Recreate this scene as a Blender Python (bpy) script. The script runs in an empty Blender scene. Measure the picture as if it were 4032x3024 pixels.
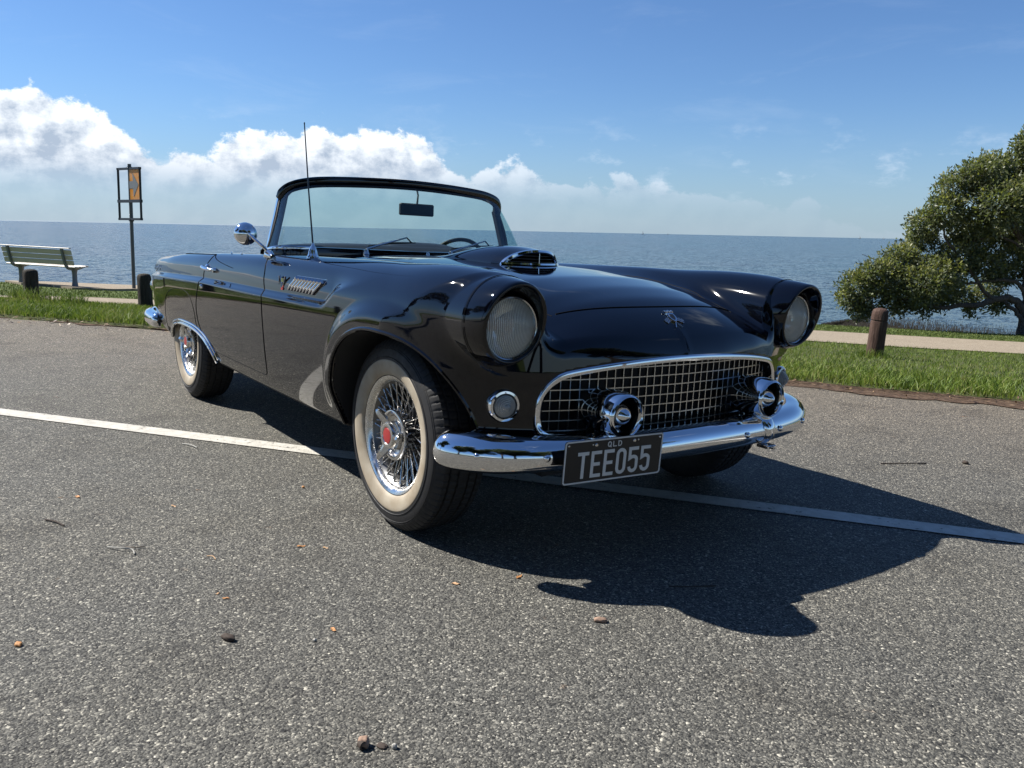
import bpy, bmesh, math, random
import numpy as np
from mathutils import Matrix, Vector
rng = np.random.default_rng(7); random.seed(7)
SC = bpy.context.scene
COL = SC.collection

# ------------------------------------------------------------------ camera, sun, sky, exposure
# Everything is laid out in the frame of the car park (which falls 1.6 degrees towards the sea);
# at the very end all top-level objects are turned by TILT so that world z is true vertical.
CAMP = (2.455, -2.0952, 1.0148); YAW, PITCH, ROLL = 2.5092, -0.1735, 0.0463; FPX = 3221.86
UP = Vector((-0.0056756, -0.0273305, 0.9996103)).normalized()
TILT = UP.rotation_difference(Vector((0, 0, 1))).to_matrix().to_4x4()
cam = bpy.data.cameras.new('camera'); camo = bpy.data.objects.new('camera', cam); COL.objects.link(camo)
cf = Vector((math.cos(PITCH) * math.cos(YAW), math.cos(PITCH) * math.sin(YAW), math.sin(PITCH)))
cr0 = Vector((math.sin(YAW), -math.cos(YAW), 0)); cu0 = cr0.cross(cf)
cr = math.cos(ROLL) * cr0 + math.sin(ROLL) * cu0; cu = -math.sin(ROLL) * cr0 + math.cos(ROLL) * cu0
camo.matrix_world = Matrix(((cr.x, cu.x, -cf.x, CAMP[0]), (cr.y, cu.y, -cf.y, CAMP[1]), (cr.z, cu.z, -cf.z, CAMP[2]), (0, 0, 0, 1)))
cam.sensor_width = 36; cam.lens = 36 * FPX / 4032; cam.clip_start = 0.05; cam.clip_end = 60000
SC.camera = camo
SUND = Vector((-0.560, -0.405, 0.708)).normalized()          # towards the sun, car-park frame
sunw = (TILT.to_3x3() @ SUND)
sl = bpy.data.lights.new('sun', 'SUN'); sl.energy = 4.6; sl.angle = math.radians(0.53); sl.color = (1.0, 0.955, 0.88)
so = bpy.data.objects.new('sun', sl); COL.objects.link(so); so.location = (0, 0, 20)
so.rotation_euler = SUND.to_track_quat('Z', 'Y').to_euler()
SUN_EL = math.asin(sunw.z); SUN_ROT = math.atan2(sunw.x, sunw.y)
SC.view_settings.view_transform = 'Standard'; SC.view_settings.look = 'None'; SC.view_settings.gamma = 1
SC.view_settings.use_curve_mapping = False
SC.view_settings.exposure = 1.05
SKY_STRENGTH = 0.073
world = bpy.data.worlds.new('World'); SC.world = world; world.use_nodes = True
def build_world():
    nt = world.node_tree; N = nt.nodes; L = nt.links; N.clear()
    def setin(n, i, q):
        if q is None: return
        if isinstance(q, (int, float)): n.inputs[i].default_value = q
        elif isinstance(q, tuple): n.inputs[i].default_value = q
        else: L.new(q, n.inputs[i])
    def mth(op, a, b=None, c=None, clamp=False):
        n = N.new('ShaderNodeMath'); n.operation = op; n.use_clamp = clamp
        for i, q in enumerate((a, b, c)): setin(n, i, q)
        return n.outputs[0]
    def vm(op, a, b=None):
        n = N.new('ShaderNodeVectorMath'); n.operation = op; setin(n, 0, a); setin(n, 1, b)
        return n.outputs['Value'] if op == 'DOT_PRODUCT' else n.outputs[0]
    def mix(f, a, b):
        n = N.new('ShaderNodeMix'); n.data_type = 'RGBA'; setin(n, 0, f)
        for i, q in ((6, a), (7, b)):
            if isinstance(q, tuple): n.inputs[i].default_value = (*q, 1)
            else: L.new(q, n.inputs[i])
        return n.outputs[2]
    def noise(v, sc, det=6, rough=.55, lac=2.1, dist=0):
        n = N.new('ShaderNodeTexNoise'); n.inputs['Scale'].default_value = sc; n.inputs['Detail'].default_value = det
        n.inputs['Roughness'].default_value = rough; n.inputs['Lacunarity'].default_value = lac; n.inputs['Distortion'].default_value = dist; L.new(v, n.inputs['Vector']); return n.outputs['Fac']
    def ss(x, a, b):
        n = N.new('ShaderNodeMapRange'); n.interpolation_type = 'SMOOTHSTEP'; L.new(x, n.inputs[0]); n.inputs[1].default_value = a; n.inputs[2].default_value = b; return n.outputs[0]
    out = N.new('ShaderNodeOutputWorld'); bg = N.new('ShaderNodeBackground'); bg.inputs['Strength'].default_value = SKY_STRENGTH; L.new(bg.outputs[0], out.inputs[0])
    sky = N.new('ShaderNodeTexSky'); sky.sky_type = 'NISHITA'; sky.sun_disc = False
    sky.sun_elevation = SUN_EL; sky.sun_rotation = SUN_ROT; sky.altitude = 0; sky.air_density = 1.0; sky.dust_density = 0.15; sky.ozone_density = 3.0
    skyc = vm('MULTIPLY', sky.outputs[0], SKY_TINT)
    tc = N.new('ShaderNodeTexCoord'); d = tc.outputs['Generated']
    fw = TILT.to_3x3() @ cf; az = math.atan2(fw.y, fw.x)
    Fv = (math.cos(az), math.sin(az), 0.0); Rv = (math.sin(az), -math.cos(az), 0.0)
    a = mth('ARCTAN2', vm('DOT_PRODUCT', d, Rv), vm('DOT_PRODUCT', d, Fv)); e = mth('ARCSINE', vm('DOT_PRODUCT', d, (0., 0., 1.)))
    cx = N.new('ShaderNodeCombineXYZ'); L.new(a, cx.inputs[0]); L.new(e, cx.inputs[1]); uv = cx.outputs[0]
    # height of the cumulus tops along the horizon
    fc = N.new('ShaderNodeFloatCurve'); L.new(mth('MULTIPLY_ADD', a, 0.5 / math.pi, 0.5), fc.inputs['Value'])
    c = fc.mapping.curves[0]
    def A(px): return math.atan((px - 1106) / 1767.0) / (2 * math.pi) + .5
    pts = [(0, .25), (.05, .45), (.12, .20), (.20, .50), (.27, .30), (.34, .50), (A(-330), .52), (A(-60), .58), (A(30), .64), (A(110), .76), (A(190), .74), (A(260), .62), (A(320), .48), (A(360), .42), (A(400), .50), (A(450), .48), (A(500), .52), (A(560), .61), (A(640), .62), (A(720), .64), (A(800), .64), (A(900), .60), (A(970), .50), (A(1010), .40), (A(1060), .47), (A(1130), .41), (A(1250), .34), (A(1360), .35), (A(1500), .26), (A(1700), .22), (A(1900), .10), (.62, .08), (.70, .35), (.78, .15), (.88, .45), (1, .25)]
    pts = sorted(pts); c.points[0].location = pts[0]; c.points[1].location = pts[-1]
    for p in pts[1:-1]: c.points.new(*p)
    for p in c.points: p.handle_type = 'AUTO'
    fc.mapping.update()
    H = mth('MULTIPLY', fc.outputs[0], 0.180)
    w = N.new('ShaderNodeVectorMath'); w.operation = 'MULTIPLY'; L.new(uv, w.inputs[0]); w.inputs[1].default_value = (1, 1.25, 1)
    # billows: worley cells + fractal noise
    def billow(v):
        n1 = noise(v, 16, 6, .62, 2.3); vo = N.new('ShaderNodeTexVoronoi'); vo.feature = 'SMOOTH_F1'; vo.inputs['Scale'].default_value = 34; vo.inputs['Smoothness'].default_value = .35
        wv = N.new('ShaderNodeVectorMath'); wv.operation = 'MULTIPLY_ADD'; nn = N.new('ShaderNodeTexNoise'); nn.inputs['Scale'].default_value = 45; nn.inputs['Detail'].default_value = 2; L.new(v, nn.inputs['Vector']); L.new(nn.outputs['Color'], wv.inputs[0]); wv.inputs[1].default_value = (.018, .018, 0); L.new(v, wv.inputs[2])
        L.new(wv.outputs[0], vo.inputs['Vector'])
        return mth('SUBTRACT', mth('MULTIPLY', n1, 1.15), mth('MULTIPLY', vo.outputs['Distance'], .38))
    b = billow(w.outputs[0])
    off = N.new('ShaderNodeVectorMath'); off.operation = 'ADD'; L.new(w.outputs[0], off.inputs[0]); off.inputs[1].default_value = (-.009, .012, 0)
    b2 = billow(off.outputs[0])
    body = mth('ADD', mth('MULTIPLY', mth('SUBTRACT', H, e), 1.0), mth('MULTIPLY', mth('SUBTRACT', b, .42), .070))
    dens = ss(body, -.001, .009)
    base = ss(e, .022, .070)                       # soft flat base with pale air below
    rightfade = ss(a, .12, -.16)
    dens = mth('MULTIPLY', dens, mth('MULTIPLY_ADD', base, .72, .28))
    dens = mth('MULTIPLY', dens, mth('MULTIPLY_ADD', rightfade, .52, .48))
    relief = mth('MULTIPLY', mth('SUBTRACT', b, b2), 3.2)
    hgt = ss(body, .055, .0)                         # near the top edge = bright
    lit = mth('ADD', mth('ADD', mth('MULTIPLY', hgt, .50), relief), .42, clamp=True)
    lit2 = mth('MULTIPLY', lit, mth('MULTIPLY_ADD', ss(e, .025, .10), .80, .20)); ccol = mix(lit2, CLOUD_DARK, CLOUD_LIGHT)
    # haze towards the horizon and thin high veils
    hz = ss(e, .20, -.01); hz2 = mth('MULTIPLY', hz, hz)
    skyh = mix(mth('MULTIPLY', hz2, .62), skyc, HAZE_COL)
    st = N.new('ShaderNodeVectorMath'); st.operation = 'MULTIPLY'; L.new(uv, st.inputs[0]); st.inputs[1].default_value = (2.2, 9, 1)
    v1 = noise(st.outputs[0], 2.6, 5, .62, 2.2, .6)
    veil = mth('MULTIPLY', ss(v1, .50, .78), mth('MULTIPLY', ss(e, .42, .12), ss(e, .02, .07)))
    skyv = mix(mth('MULTIPLY', veil, .08), skyh, VEIL_COL)
    st2 = N.new('ShaderNodeVectorMath'); st2.operation = 'MULTIPLY'; L.new(uv, st2.inputs[0]); st2.inputs[1].default_value = (1, 2.0, 1)
    p1 = noise(st2.outputs[0], 13, 5, .6, 2.1)
    puffs = mth('MULTIPLY', mth('MULTIPLY', ss(p1, .54, .70), ss(e, .15, .07)), ss(e, .025, .06))
    skyv = mix(mth('MULTIPLY', puffs, .35), skyv, VEIL_COL)
    # scattered fair-weather cloud overhead, outside the picture, seen only in reflections
    zc = mth('MAXIMUM', vm('DOT_PRODUCT', d, (0., 0., 1.)), .05)
    sv = N.new('ShaderNodeVectorMath'); sv.operation = 'SCALE'; L.new(d, sv.inputs[0]); L.new(mth('DIVIDE', 1.0, zc), sv.inputs['Scale'])
    p2 = noise(sv.outputs[0], 1.1, 4, .6, 2.2)
    ov = mth('MULTIPLY', ss(p2, .60, .74), ss(e, .46, .60))
    skyv = mix(mth('MULTIPLY', ov, .7), skyv, VEIL_COL)
    col = mix(dens, skyv, ccol)
    L.new(col, bg.inputs[0])
SKY_TINT = (.475, .62, .815)
CLOUD_DARK = (3.1, 3.75, 4.7); CLOUD_LIGHT = (7.5, 7.85, 8.2); HAZE_COL = (2.35, 3.25, 4.3); VEIL_COL = (5.6, 6.3, 7.2)
build_world()
world.cycles.sampling_method = 'MANUAL'; world.cycles.sample_map_resolution = 512
# ------------------------------------------------------------------ body shape
# car frame: x forward (front axle 0), y to the car's left, z up, metres
def tab(xs, ys, sig):
    X = np.arange(xs[0] - 1.0, xs[-1] + 1.0, 0.004)
    Y = np.interp(X, xs, ys)
    m = (ys[1] - ys[0]) / (xs[1] - xs[0]); Y[X < xs[0]] = ys[0] + m * (X[X < xs[0]] - xs[0])
    m = (ys[-1] - ys[-2]) / (xs[-1] - xs[-2]); Y[X > xs[-1]] = ys[-1] + m * (X[X > xs[-1]] - xs[-1])
    n = int(4 * sig / 0.004) + 1
    k = np.exp(-0.5 * (np.arange(-n, n + 1) * 0.004 / sig) ** 2); k /= k.sum()
    Yp = np.concatenate([Y[0] + (np.arange(-n, 0)) * (Y[1] - Y[0]), Y, Y[-1] + np.arange(1, n + 1) * (Y[-1] - Y[-2])])
    Z = np.convolve(Yp, k, 'valid')
    return lambda q: np.interp(q, X, Z)
def sst(t, a, b):
    u = np.clip((t - a) / (b - a), 0, 1); return u * u * u * (u * (6 * u - 15) + 10)
def rmax(a, b, r):
    return np.hypot(np.maximum(a + r, 0), np.maximum(b + r, 0)) - r + np.minimum(np.maximum(a, b) + r, 0)
def rmin(a, b, r): return -rmax(-a, -b, r)
crest = tab([-3.6, -3.48, -2.72, -2.03, -1.35, -1.0, -.3, .2, .36, .46, .55], [.775, .797, .846, .878, .900, .909, .921, .921, .912, .89, .86], .06)
HoodC = tab([-3.6, -3.45, -3.2, -2.6, -2.1, -1.3, -.7, -.25, .1, .28, .40, .48, .54, .585, .62, .66], [.70, .77, .83, .868, .885, .925, .926, .916, .895, .868, .836, .795, .752, .70, .655, .60], .022)
HoodE = tab([-3.6, -2.6, -1.3, -.25, .1, .3, .45, .55, .65], [.05, .03, .035, .05, .066, .098, .110, .06, .02], .07)
Sbase = tab([.20, .25, .30, .38, .48, .58, .66, .74, .80, .88, .95], [.755, .785, .812, .840, .858, .869, .873, .871, .864, .850, .835], .03)
Splan = tab([-3.65, -3.5, -3.3, -2.9, -2.3, -1.0, -.3, .15, .35, .45, .55], [-.11, -.07, -.035, -.008, 0, 0, -.002, -.008, -.022, -.038, -.06], .07)
Zled = tab([-3.6, -3.1, -2.1, -1.1, -.5], [.665, .688, .715, .722, .728], .1)
Fr = tab([0, .2, .4, .55, .66, .74, .80, .84, .88], [.607, .598, .572, .532, .485, .435, .37, .29, .15], .025)
Bot = tab([-3.75, -3.3, -2.95, -2.8, .30, .42, .50, .6], [.42, .37, .325, .285, .285, .33, .375, .40], .03)
Rear = tab([.35, .42, .50, .58, .64, .68, .72, .80, .9], [-3.58, -3.66, -3.72, -3.76, -3.76, -3.66, -3.55, -3.57, -3.55], .015)
Yin = tab([-3.5, -2.2, -1.2, 0, .5], [.60, .62, .58, .545, .545], .15); Rcr = tab([-3.5, -2.4, -1.4, -.6, .5], [.05, .075, .10, .135, .14], .2)
Rin = tab([-1.5, -1, .2, .5], [.10, .10, .13, .13], .2); Fk = tab([-3, -2.5, -1.2, .1, .45], [.04, .04, .05, .062, .058], .2)
YH, ZH, RH, XH = .682, .774, .137, .545       # headlight pod
def arch_f(x, z):
    a, b, n = .400, .375, 2.35
    u = np.abs(x - .035) / a; v = np.maximum(z - .325, 0) / b
    return ((u ** n + v ** n) ** (1 / n) - 1) * .385
def arch_r(x, z):
    u = np.abs(x + 2.42) / .47; v = np.maximum(z - .235, 0) / .215
    n = 2.6
    return ((u ** n + v ** n) ** (1 / n) - 1) * .25
def Sside(x, z):
    s = Sbase(z) + Splan(x)
    zl = Zled(x)
    rec = .027 * sst(z, zl, zl + .034) * (1 - .75 * sst(z, .80, .91))
    xe = -.47 + 1.35 * (np.minimum(z, .84) - .745); wd = .04 + 3.2 * np.maximum(z - .80, 0)
    s = s - rec * (1 - sst(x, xe - .02 - wd * .6, xe + .02 + wd))
    d = arch_f(x, z)
    s = s + .027 * (1 - sst(d, .035, .115)) * sst(z, .30, .5)
    return s
def hood(x, ay):
    e = HoodE(x); t = ay / .55
    cr = .004 * np.exp(-(ay / .018) ** 2) * sst(x, .50, .58)
    return HoodC(x) - e * t * t * (.55 + .45 * t * t) + cr * 0.6
def grille_d(y, z):                              # opening outline in y,z
    ay = np.abs(y)
    top = .654 - .040 * (ay / .54) ** 2 - .008 * (ay / .54) ** 6
    a = z - top; b = .408 + .012*(ay/.5)**2 - z; c = ay - .572
    return rmax(rmax(a, c, .088), b, .03)
def body_f(x, y, z):
    ay = np.abs(y)
    S = Sside(x, z); cz = crest(x)
    yin = Yin(x)
    rr = Rcr(x)
    fen = rmax(z - cz, ay - S, rr)
    fen = rmax(fen, yin - ay, Rin(x))
    hb = np.maximum((z - hood(x, ay)) * .93, ay - .70)
    fk = Fk(x)
    b = rmin(fen, hb, fk)
    fr = x - Fr(ay) + .10 * np.clip(z - .62, 0, 1) - 0.06 * np.clip(.46 - z, 0, 1)
    b = rmax(b, fr * .93, np.interp(z, [.6, .75], [.035, .03]))
    # headlight tube
    rp = RH - .075 * (1 - sst(x, -.55, .30))
    tube = np.hypot(ay - YH, (z - ZH)) - rp
    tube = np.maximum(tube, x - .462)
    tube = np.maximum(tube, -.60 - x)
    b = rmin(b, tube, .05)
    b = rmax(b, (Rear(z) - x + .035 * (ay / .8) ** 4) * .9, .035)
    b = rmax(b, Bot(x) - z, .025)
    # wheel openings
    well_f = rmax(arch_f(x, z), .50 - ay, .03)
    b = rmax(b, -well_f, .013)
    well_r = rmax(arch_r(x, z), .52 - ay, .03)
    b = rmax(b, -well_r, .012)
    inr = np.maximum(np.hypot(x + 2.591, z - .335) - .365, np.maximum(.52 - ay, ay - .825))
    b = np.maximum(b, -inr)
    # grille recess
    g = np.maximum(grille_d(y, z), .46 - x)
    b = rmax(b, -g, .012)
    # headlight bucket
    hl = np.maximum(np.hypot(ay - YH, z - ZH) - (RH - .03), .36 - x)
    b = np.maximum(b, -hl)
    # cockpit
    xf = -1.36 + .20 * (ay / .7) ** 4
    ck = rmax(rmax(ay - .70, x - xf, .12), -2.30 - x, .10)
    ck = rmax(ck, .42 - z, .05)
    b = rmax(b, -ck, .012)
    return b
# ------------------------------------------------------------------ helpers
def P(name, base=(.5, .5, .5), rough=.5, metal=0., coat=0., spec=.5, trans=0., ior=1.5, alpha=1., emis=None):
    m = bpy.data.materials.new(name); m.use_nodes = True
    b = m.node_tree.nodes['Principled BSDF']
    b.inputs['Base Color'].default_value = (*base, 1); b.inputs['Roughness'].default_value = rough
    b.inputs['Metallic'].default_value = metal; b.inputs['Coat Weight'].default_value = coat
    b.inputs['Coat Roughness'].default_value = .03
    b.inputs['Specular IOR Level'].default_value = spec; b.inputs['Transmission Weight'].default_value = trans
    b.inputs['IOR'].default_value = ior; b.inputs['Alpha'].default_value = alpha
    return m
def mesh_np(name, V, F, mat=None, parent=None, smooth=True, normals=None, uv=None):
    me = bpy.data.meshes.new(name)
    V = np.asarray(V, dtype=np.float32).reshape(-1, 3)
    if isinstance(F, np.ndarray):
        n, k = F.shape
        me.vertices.add(len(V)); me.vertices.foreach_set('co', V.ravel())
        me.loops.add(n * k); me.loops.foreach_set('vertex_index', F.astype(np.int32).ravel())
        me.polygons.add(n); me.polygons.foreach_set('loop_start', np.arange(0, n * k, k, dtype=np.int32))
        me.update(calc_edges=True); me.validate(verbose=False)
    else:
        me.from_pydata(V.tolist(), [], [tuple(int(i) for i in f) for f in F]); me.update()
    if smooth: me.polygons.foreach_set('use_smooth', np.ones(len(me.polygons), bool))
    if normals is not None:
        me.normals_split_custom_set_from_vertices(np.asarray(normals, dtype=np.float32).tolist())
    if mat is not None:
        for q in (mat if isinstance(mat, (list, tuple)) else [mat]): me.materials.append(q)
    o = bpy.data.objects.new(name, me); COL.objects.link(o)
    if parent is not None: o.parent = parent
    return o
def tag(o, label=None, cat=None, group=None, kind=None):
    if label: o['label'] = label
    if cat: o['category'] = cat
    if group: o['group'] = group
    if kind: o['kind'] = kind
    return o
def empty(name, loc=(0, 0, 0), rz=0, parent=None):
    o = bpy.data.objects.new(name, None); COL.objects.link(o); o.location = loc; o.rotation_euler = (0, 0, rz)
    o.empty_display_size = .2
    if parent is not None: o.parent = parent
    return o
class MB:
    """collects simple solids as one mesh"""
    def __init__(s): s.V = []; s.F = []; s.n = 0
    def add(s, V, F):
        V = np.asarray(V, float).reshape(-1, 3); s.V.append(V); s.F += [tuple(i + s.n for i in f) for f in F]; s.n += len(V); return s
    def box(s, c, d, R=None, bev=0):
        c = np.array(c, float); h = np.array(d, float) / 2
        if bev > 0:
            b = min(bev, *(h * .45)); V = []
            for sx in (-1, 1):
                for sy in (-1, 1):
                    for sz in (-1, 1):
                        q = np.array([sx, sy, sz])
                        for ax in range(3):
                            w = h - b; w[ax] = h[ax]; V.append(q * w)
            V = np.array(V); idx = lambda x, y, z, ax: ((x > 0) * 4 + (y > 0) * 2 + (z > 0)) * 3 + ax
            F = []
            for ax in range(3):
                a1, a2 = (ax + 1) % 3, (ax + 2) % 3
                for sg in (-1, 1):
                    f = []
                    for u, v in ((-1, -1), (1, -1), (1, 1), (-1, 1)):
                        q = [0, 0, 0]; q[ax] = sg; q[a1] = u; q[a2] = v; f.append(idx(*q, ax))
                    F.append(tuple(f) if sg > 0 else tuple(f[::-1]))
            for ax in range(3):
                a1, a2 = (ax + 1) % 3, (ax + 2) % 3
                for u in (-1, 1):
                    for v in (-1, 1):
                        f = []
                        for w, axx in ((-1, a1), (1, a1), (1, a2), (-1, a2)):
                            q = [0, 0, 0]; q[ax] = w; q[a1] = u; q[a2] = v; f.append(idx(*q, axx))
                        F.append(tuple(f) if u * v > 0 else tuple(f[::-1]))
            for x in (-1, 1):
                for y in (-1, 1):
                    for z in (-1, 1):
                        f = [idx(x, y, z, 0), idx(x, y, z, 1), idx(x, y, z, 2)]
                        F.append(tuple(f) if x * y * z > 0 else tuple(f[::-1]))
        else:
            V = np.array([[x, y, z] for x in (-1, 1) for y in (-1, 1) for z in (-1, 1)]) * h
            F = [(0, 1, 3, 2), (4, 6, 7, 5), (0, 4, 5, 1), (2, 3, 7, 6), (0, 2, 6, 4), (1, 5, 7, 3)]
        if R is not None: V = V @ np.array(R).T
        return s.add(V + c, F)
    def tube(s, pts, r, n=10, closed=False, cap=True, up=None, prof=None):
        pts = np.asarray(pts, float); m = len(pts); r = np.broadcast_to(np.asarray(r, float), (m,))
        if closed: T = np.roll(pts, -1, 0) - np.roll(pts, 1, 0)
        else: T = np.gradient(pts, axis=0)
        T /= np.linalg.norm(T, axis=1)[:, None] + 1e-12
        u = np.array(up if up is not None else ([0, 0, 1] if abs(T[0][2]) < .9 else [1, 0, 0]), float)
        V = []; 
        if prof is None:
            an = np.arange(n) * 2 * math.pi / n; prof = np.stack([np.cos(an), np.sin(an)], 1)
        prof = np.asarray(prof, float); n = len(prof)
        for i in range(m):
            if up is not None: u = np.array(up, float)
            a = np.cross(T[i], u); a /= np.linalg.norm(a) + 1e-12; b = np.cross(a, T[i]); 
            if up is None: u = b
            V.append(pts[i] + r[i] * (prof[:, :1] * a + prof[:, 1:2] * b))
        F = []
        for i in range(m if closed else m - 1):
            j = (i + 1) % m
            for k in range(n):
                l = (k + 1) % n; F.append((i * n + k, i * n + l, j * n + l, j * n + k))
        if cap and not closed:
            F.append(tuple(range(n))[::-1]); F.append(tuple((m - 1) * n + k for k in range(n)))
        return s.add(np.concatenate(V), F)
    def lathe(s, prof, n=32, c=(0, 0, 0), axis='y', sgn=1, R=None):
        """prof: (radius, height) list; revolved about axis"""
        prof = np.asarray(prof, float); an = np.arange(n) * 2 * math.pi / n; m = len(prof)
        V = np.stack([prof[:, None, 0] * np.cos(an), prof[:, None, 0] * np.sin(an), np.broadcast_to(prof[:, None, 1], (m, n)) * sgn], -1).reshape(-1, 3)
        if axis == 'y': V = V[:, [0, 2, 1]]
        if axis == 'x': V = V[:, [2, 0, 1]]
        F = []
        for i in range(m - 1):
            for k in range(n):
                l = (k + 1) % n; F.append((i * n + k, i * n + l, (i + 1) * n + l, (i + 1) * n + k))
        if R is not None and not isinstance(R, str): V = V @ np.array(R).T
        return s.add(V + np.array(c), F)
    def disc(s, c, r, n=32, axis='y', rz=None):
        an = np.arange(n) * 2 * math.pi / n; V = np.stack([r * np.cos(an), (rz or r) * np.sin(an), 0 * an], 1)
        if axis == 'y': V = V[:, [0, 2, 1]]
        if axis == 'x': V = V[:, [2, 0, 1]]
        return s.add(V + np.array(c), [tuple(range(n))])
    def prism(s, poly, z0, z1, fr=None):
        """polygon in local xy extruded z0..z1; fr = (origin, ex, ey, ez)"""
        poly = np.asarray(poly, float); n = len(poly)
        V = np.concatenate([np.c_[poly, np.full(n, z0)], np.c_[poly, np.full(n, z1)]])
        if fr is not None: V = fr[0] + V @ np.array([fr[1], fr[2], fr[3]])
        F = [tuple(range(n))[::-1], tuple(range(n, 2 * n))] + [(i, (i + 1) % n, n + (i + 1) % n, n + i) for i in range(n)]
        return s.add(V, F)
    def build(s, name, mat, parent=None, smooth=True, sharp=None, fix=True):
        V = np.concatenate(s.V) if s.V else np.zeros((0, 3))
        o = mesh_np(name, V, s.F, mat, parent, smooth)
        if fix:
            bm = bmesh.new(); bm.from_mesh(o.data); bmesh.ops.recalc_face_normals(bm, faces=bm.faces); bm.to_mesh(o.data); bm.free()
        if smooth:
            try: o.data.set_sharp_from_angle(angle=math.radians(sharp if sharp else 35))
            except Exception: pass
        return o
def grid_surf(A):
    """A: (m,n,3) grid -> V,F"""
    m, n = A.shape[:2]
    i, j = np.meshgrid(np.arange(m - 1), np.arange(n - 1), indexing='ij')
    F = np.stack([i * n + j, (i + 1) * n + j, (i + 1) * n + j + 1, i * n + j + 1], -1).reshape(-1, 4)
    return A.reshape(-1, 3), F
def cspline(pts, n, closed=False):
    """Catmull-Rom through pts, n samples per span"""
    p = np.asarray(pts, float); m = len(p); out = []
    for i in range(m if closed else m - 1):
        g = (lambda k: p[k % m]) if closed else (lambda k: p[min(max(k, 0), m - 1)])
        p0, p1, p2, p3 = g(i - 1), g(i), g(i + 1), g(i + 2)
        for t in np.arange(n) / n:
            out.append(.5 * ((2 * p1) + (-p0 + p2) * t + (2 * p0 - 5 * p1 + 4 * p2 - p3) * t * t + (-p0 + 3 * p1 - 3 * p2 + p3) * t ** 3))
    if not closed: out.append(p[-1])
    return np.array(out)
def grad_f(p, e=.0015):
    x, y, z = p[:, 0], p[:, 1], p[:, 2]
    return np.stack([body_f(x + e, y, z) - body_f(x - e, y, z), body_f(x, y + e, z) - body_f(x, y - e, z), body_f(x, y, z + e) - body_f(x, y, z - e)], 1) / (2 * e)
def project(p, it=4):
    p = np.array(p, float)
    for _ in range(it):
        f = body_f(p[:, 0], p[:, 1], p[:, 2]); g = grad_f(p)
        st = -f[:, None] * g / np.maximum((g * g).sum(1), .05)[:, None]
        l = np.linalg.norm(st, axis=1); st *= np.minimum(1, .006 / np.maximum(l, 1e-9))[:, None]
        p = p + st
    return p
def surf_nets(x0, x1, y0, z0, z1, h):
    """half body (y<0) by surface nets, mirrored"""
    nj = int(round((-y0) / h + .5)); ys = (np.arange(nj + 2) - nj - .5) * h      # last layer straddles y=0
    xs = np.arange(x0, x1 + h, h); zs = np.arange(z0, z1 + h, h)
    f = np.empty((len(xs), len(ys), len(zs)), np.float32)
    for a in range(0, len(xs), 40):
        X = xs[a:a + 40, None, None]; f[a:a + 40] = body_f(X, ys[None, :, None], zs[None, None, :])
    s = f < 0
    c = [s[i:s.shape[0] - 1 + i, j:s.shape[1] - 1 + j, k:s.shape[2] - 1 + k] for i in (0, 1) for j in (0, 1) for k in (0, 1)]
    cnt = sum(q.astype(np.int8) for q in c); act = (cnt > 0) & (cnt < 8)
    I, J, K = np.nonzero(act); idx = np.full(act.shape, -1, np.int32); idx[I, J, K] = np.arange(len(I))
    acc = np.zeros((len(I), 3)); num = np.zeros(len(I))
    for ax in range(3):
        o1, o2 = (ax + 1) % 3, (ax + 2) % 3
        for u in (0, 1):
            for v in (0, 1):
                d = [0, 0, 0]; d[o1] = u; d[o2] = v; A = f[I + d[0], J + d[1], K + d[2]]
                e = list(d); e[ax] = 1; B = f[I + e[0], J + e[1], K + e[2]]
                m = (A < 0) != (B < 0); t = np.where(m, A / np.where(m, A - B, 1), 0)
                q = np.zeros((len(I), 3)); q[:, o1] = u; q[:, o2] = v; q[:, ax] = t
                acc += q * m[:, None]; num += m
    loc = acc / num[:, None]
    V = np.stack([xs[I], ys[J], zs[K]], 1) + loc * h
    mid = J == len(ys) - 2
    V = project(V); V[mid, 1] = 0
    Fs = []
    for ax in range(3):
        o1, o2 = (ax + 1) % 3, (ax + 2) % 3
        sl0 = [slice(None)] * 3; sl1 = [slice(None)] * 3; sl0[ax] = slice(0, -1); sl1[ax] = slice(1, None)
        a = s[tuple(sl0)]; b = s[tuple(sl1)]; e = a != b
        i, j, k = np.nonzero(e); q = np.stack([i, j, k], 1)
        ok = (q[:, o1] > 0) & (q[:, o2] > 0)
        for o in (o1, o2): ok &= q[:, o] < act.shape[o]
        q = q[ok]; flip = s[q[:, 0], q[:, 1], q[:, 2]]
        def id_(du, dv):
            r = q.copy(); r[:, o1] += du; r[:, o2] += dv; return idx[r[:, 0], r[:, 1], r[:, 2]]
        F = np.stack([id_(-1, -1), id_(0, -1), id_(0, 0), id_(-1, 0)], 1)
        F[~flip] = F[~flip][:, ::-1]; Fs.append(F)
    F = np.concatenate(Fs); F = F[(F >= 0).all(1)]
    nv = len(V); rem = np.arange(nv); rem[~mid] = nv + np.arange((~mid).sum())
    V2 = V[~mid] * [1, -1, 1]
    V = np.concatenate([V, V2]); F = np.concatenate([F, rem[F][:, ::-1]])
    return V, F
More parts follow.
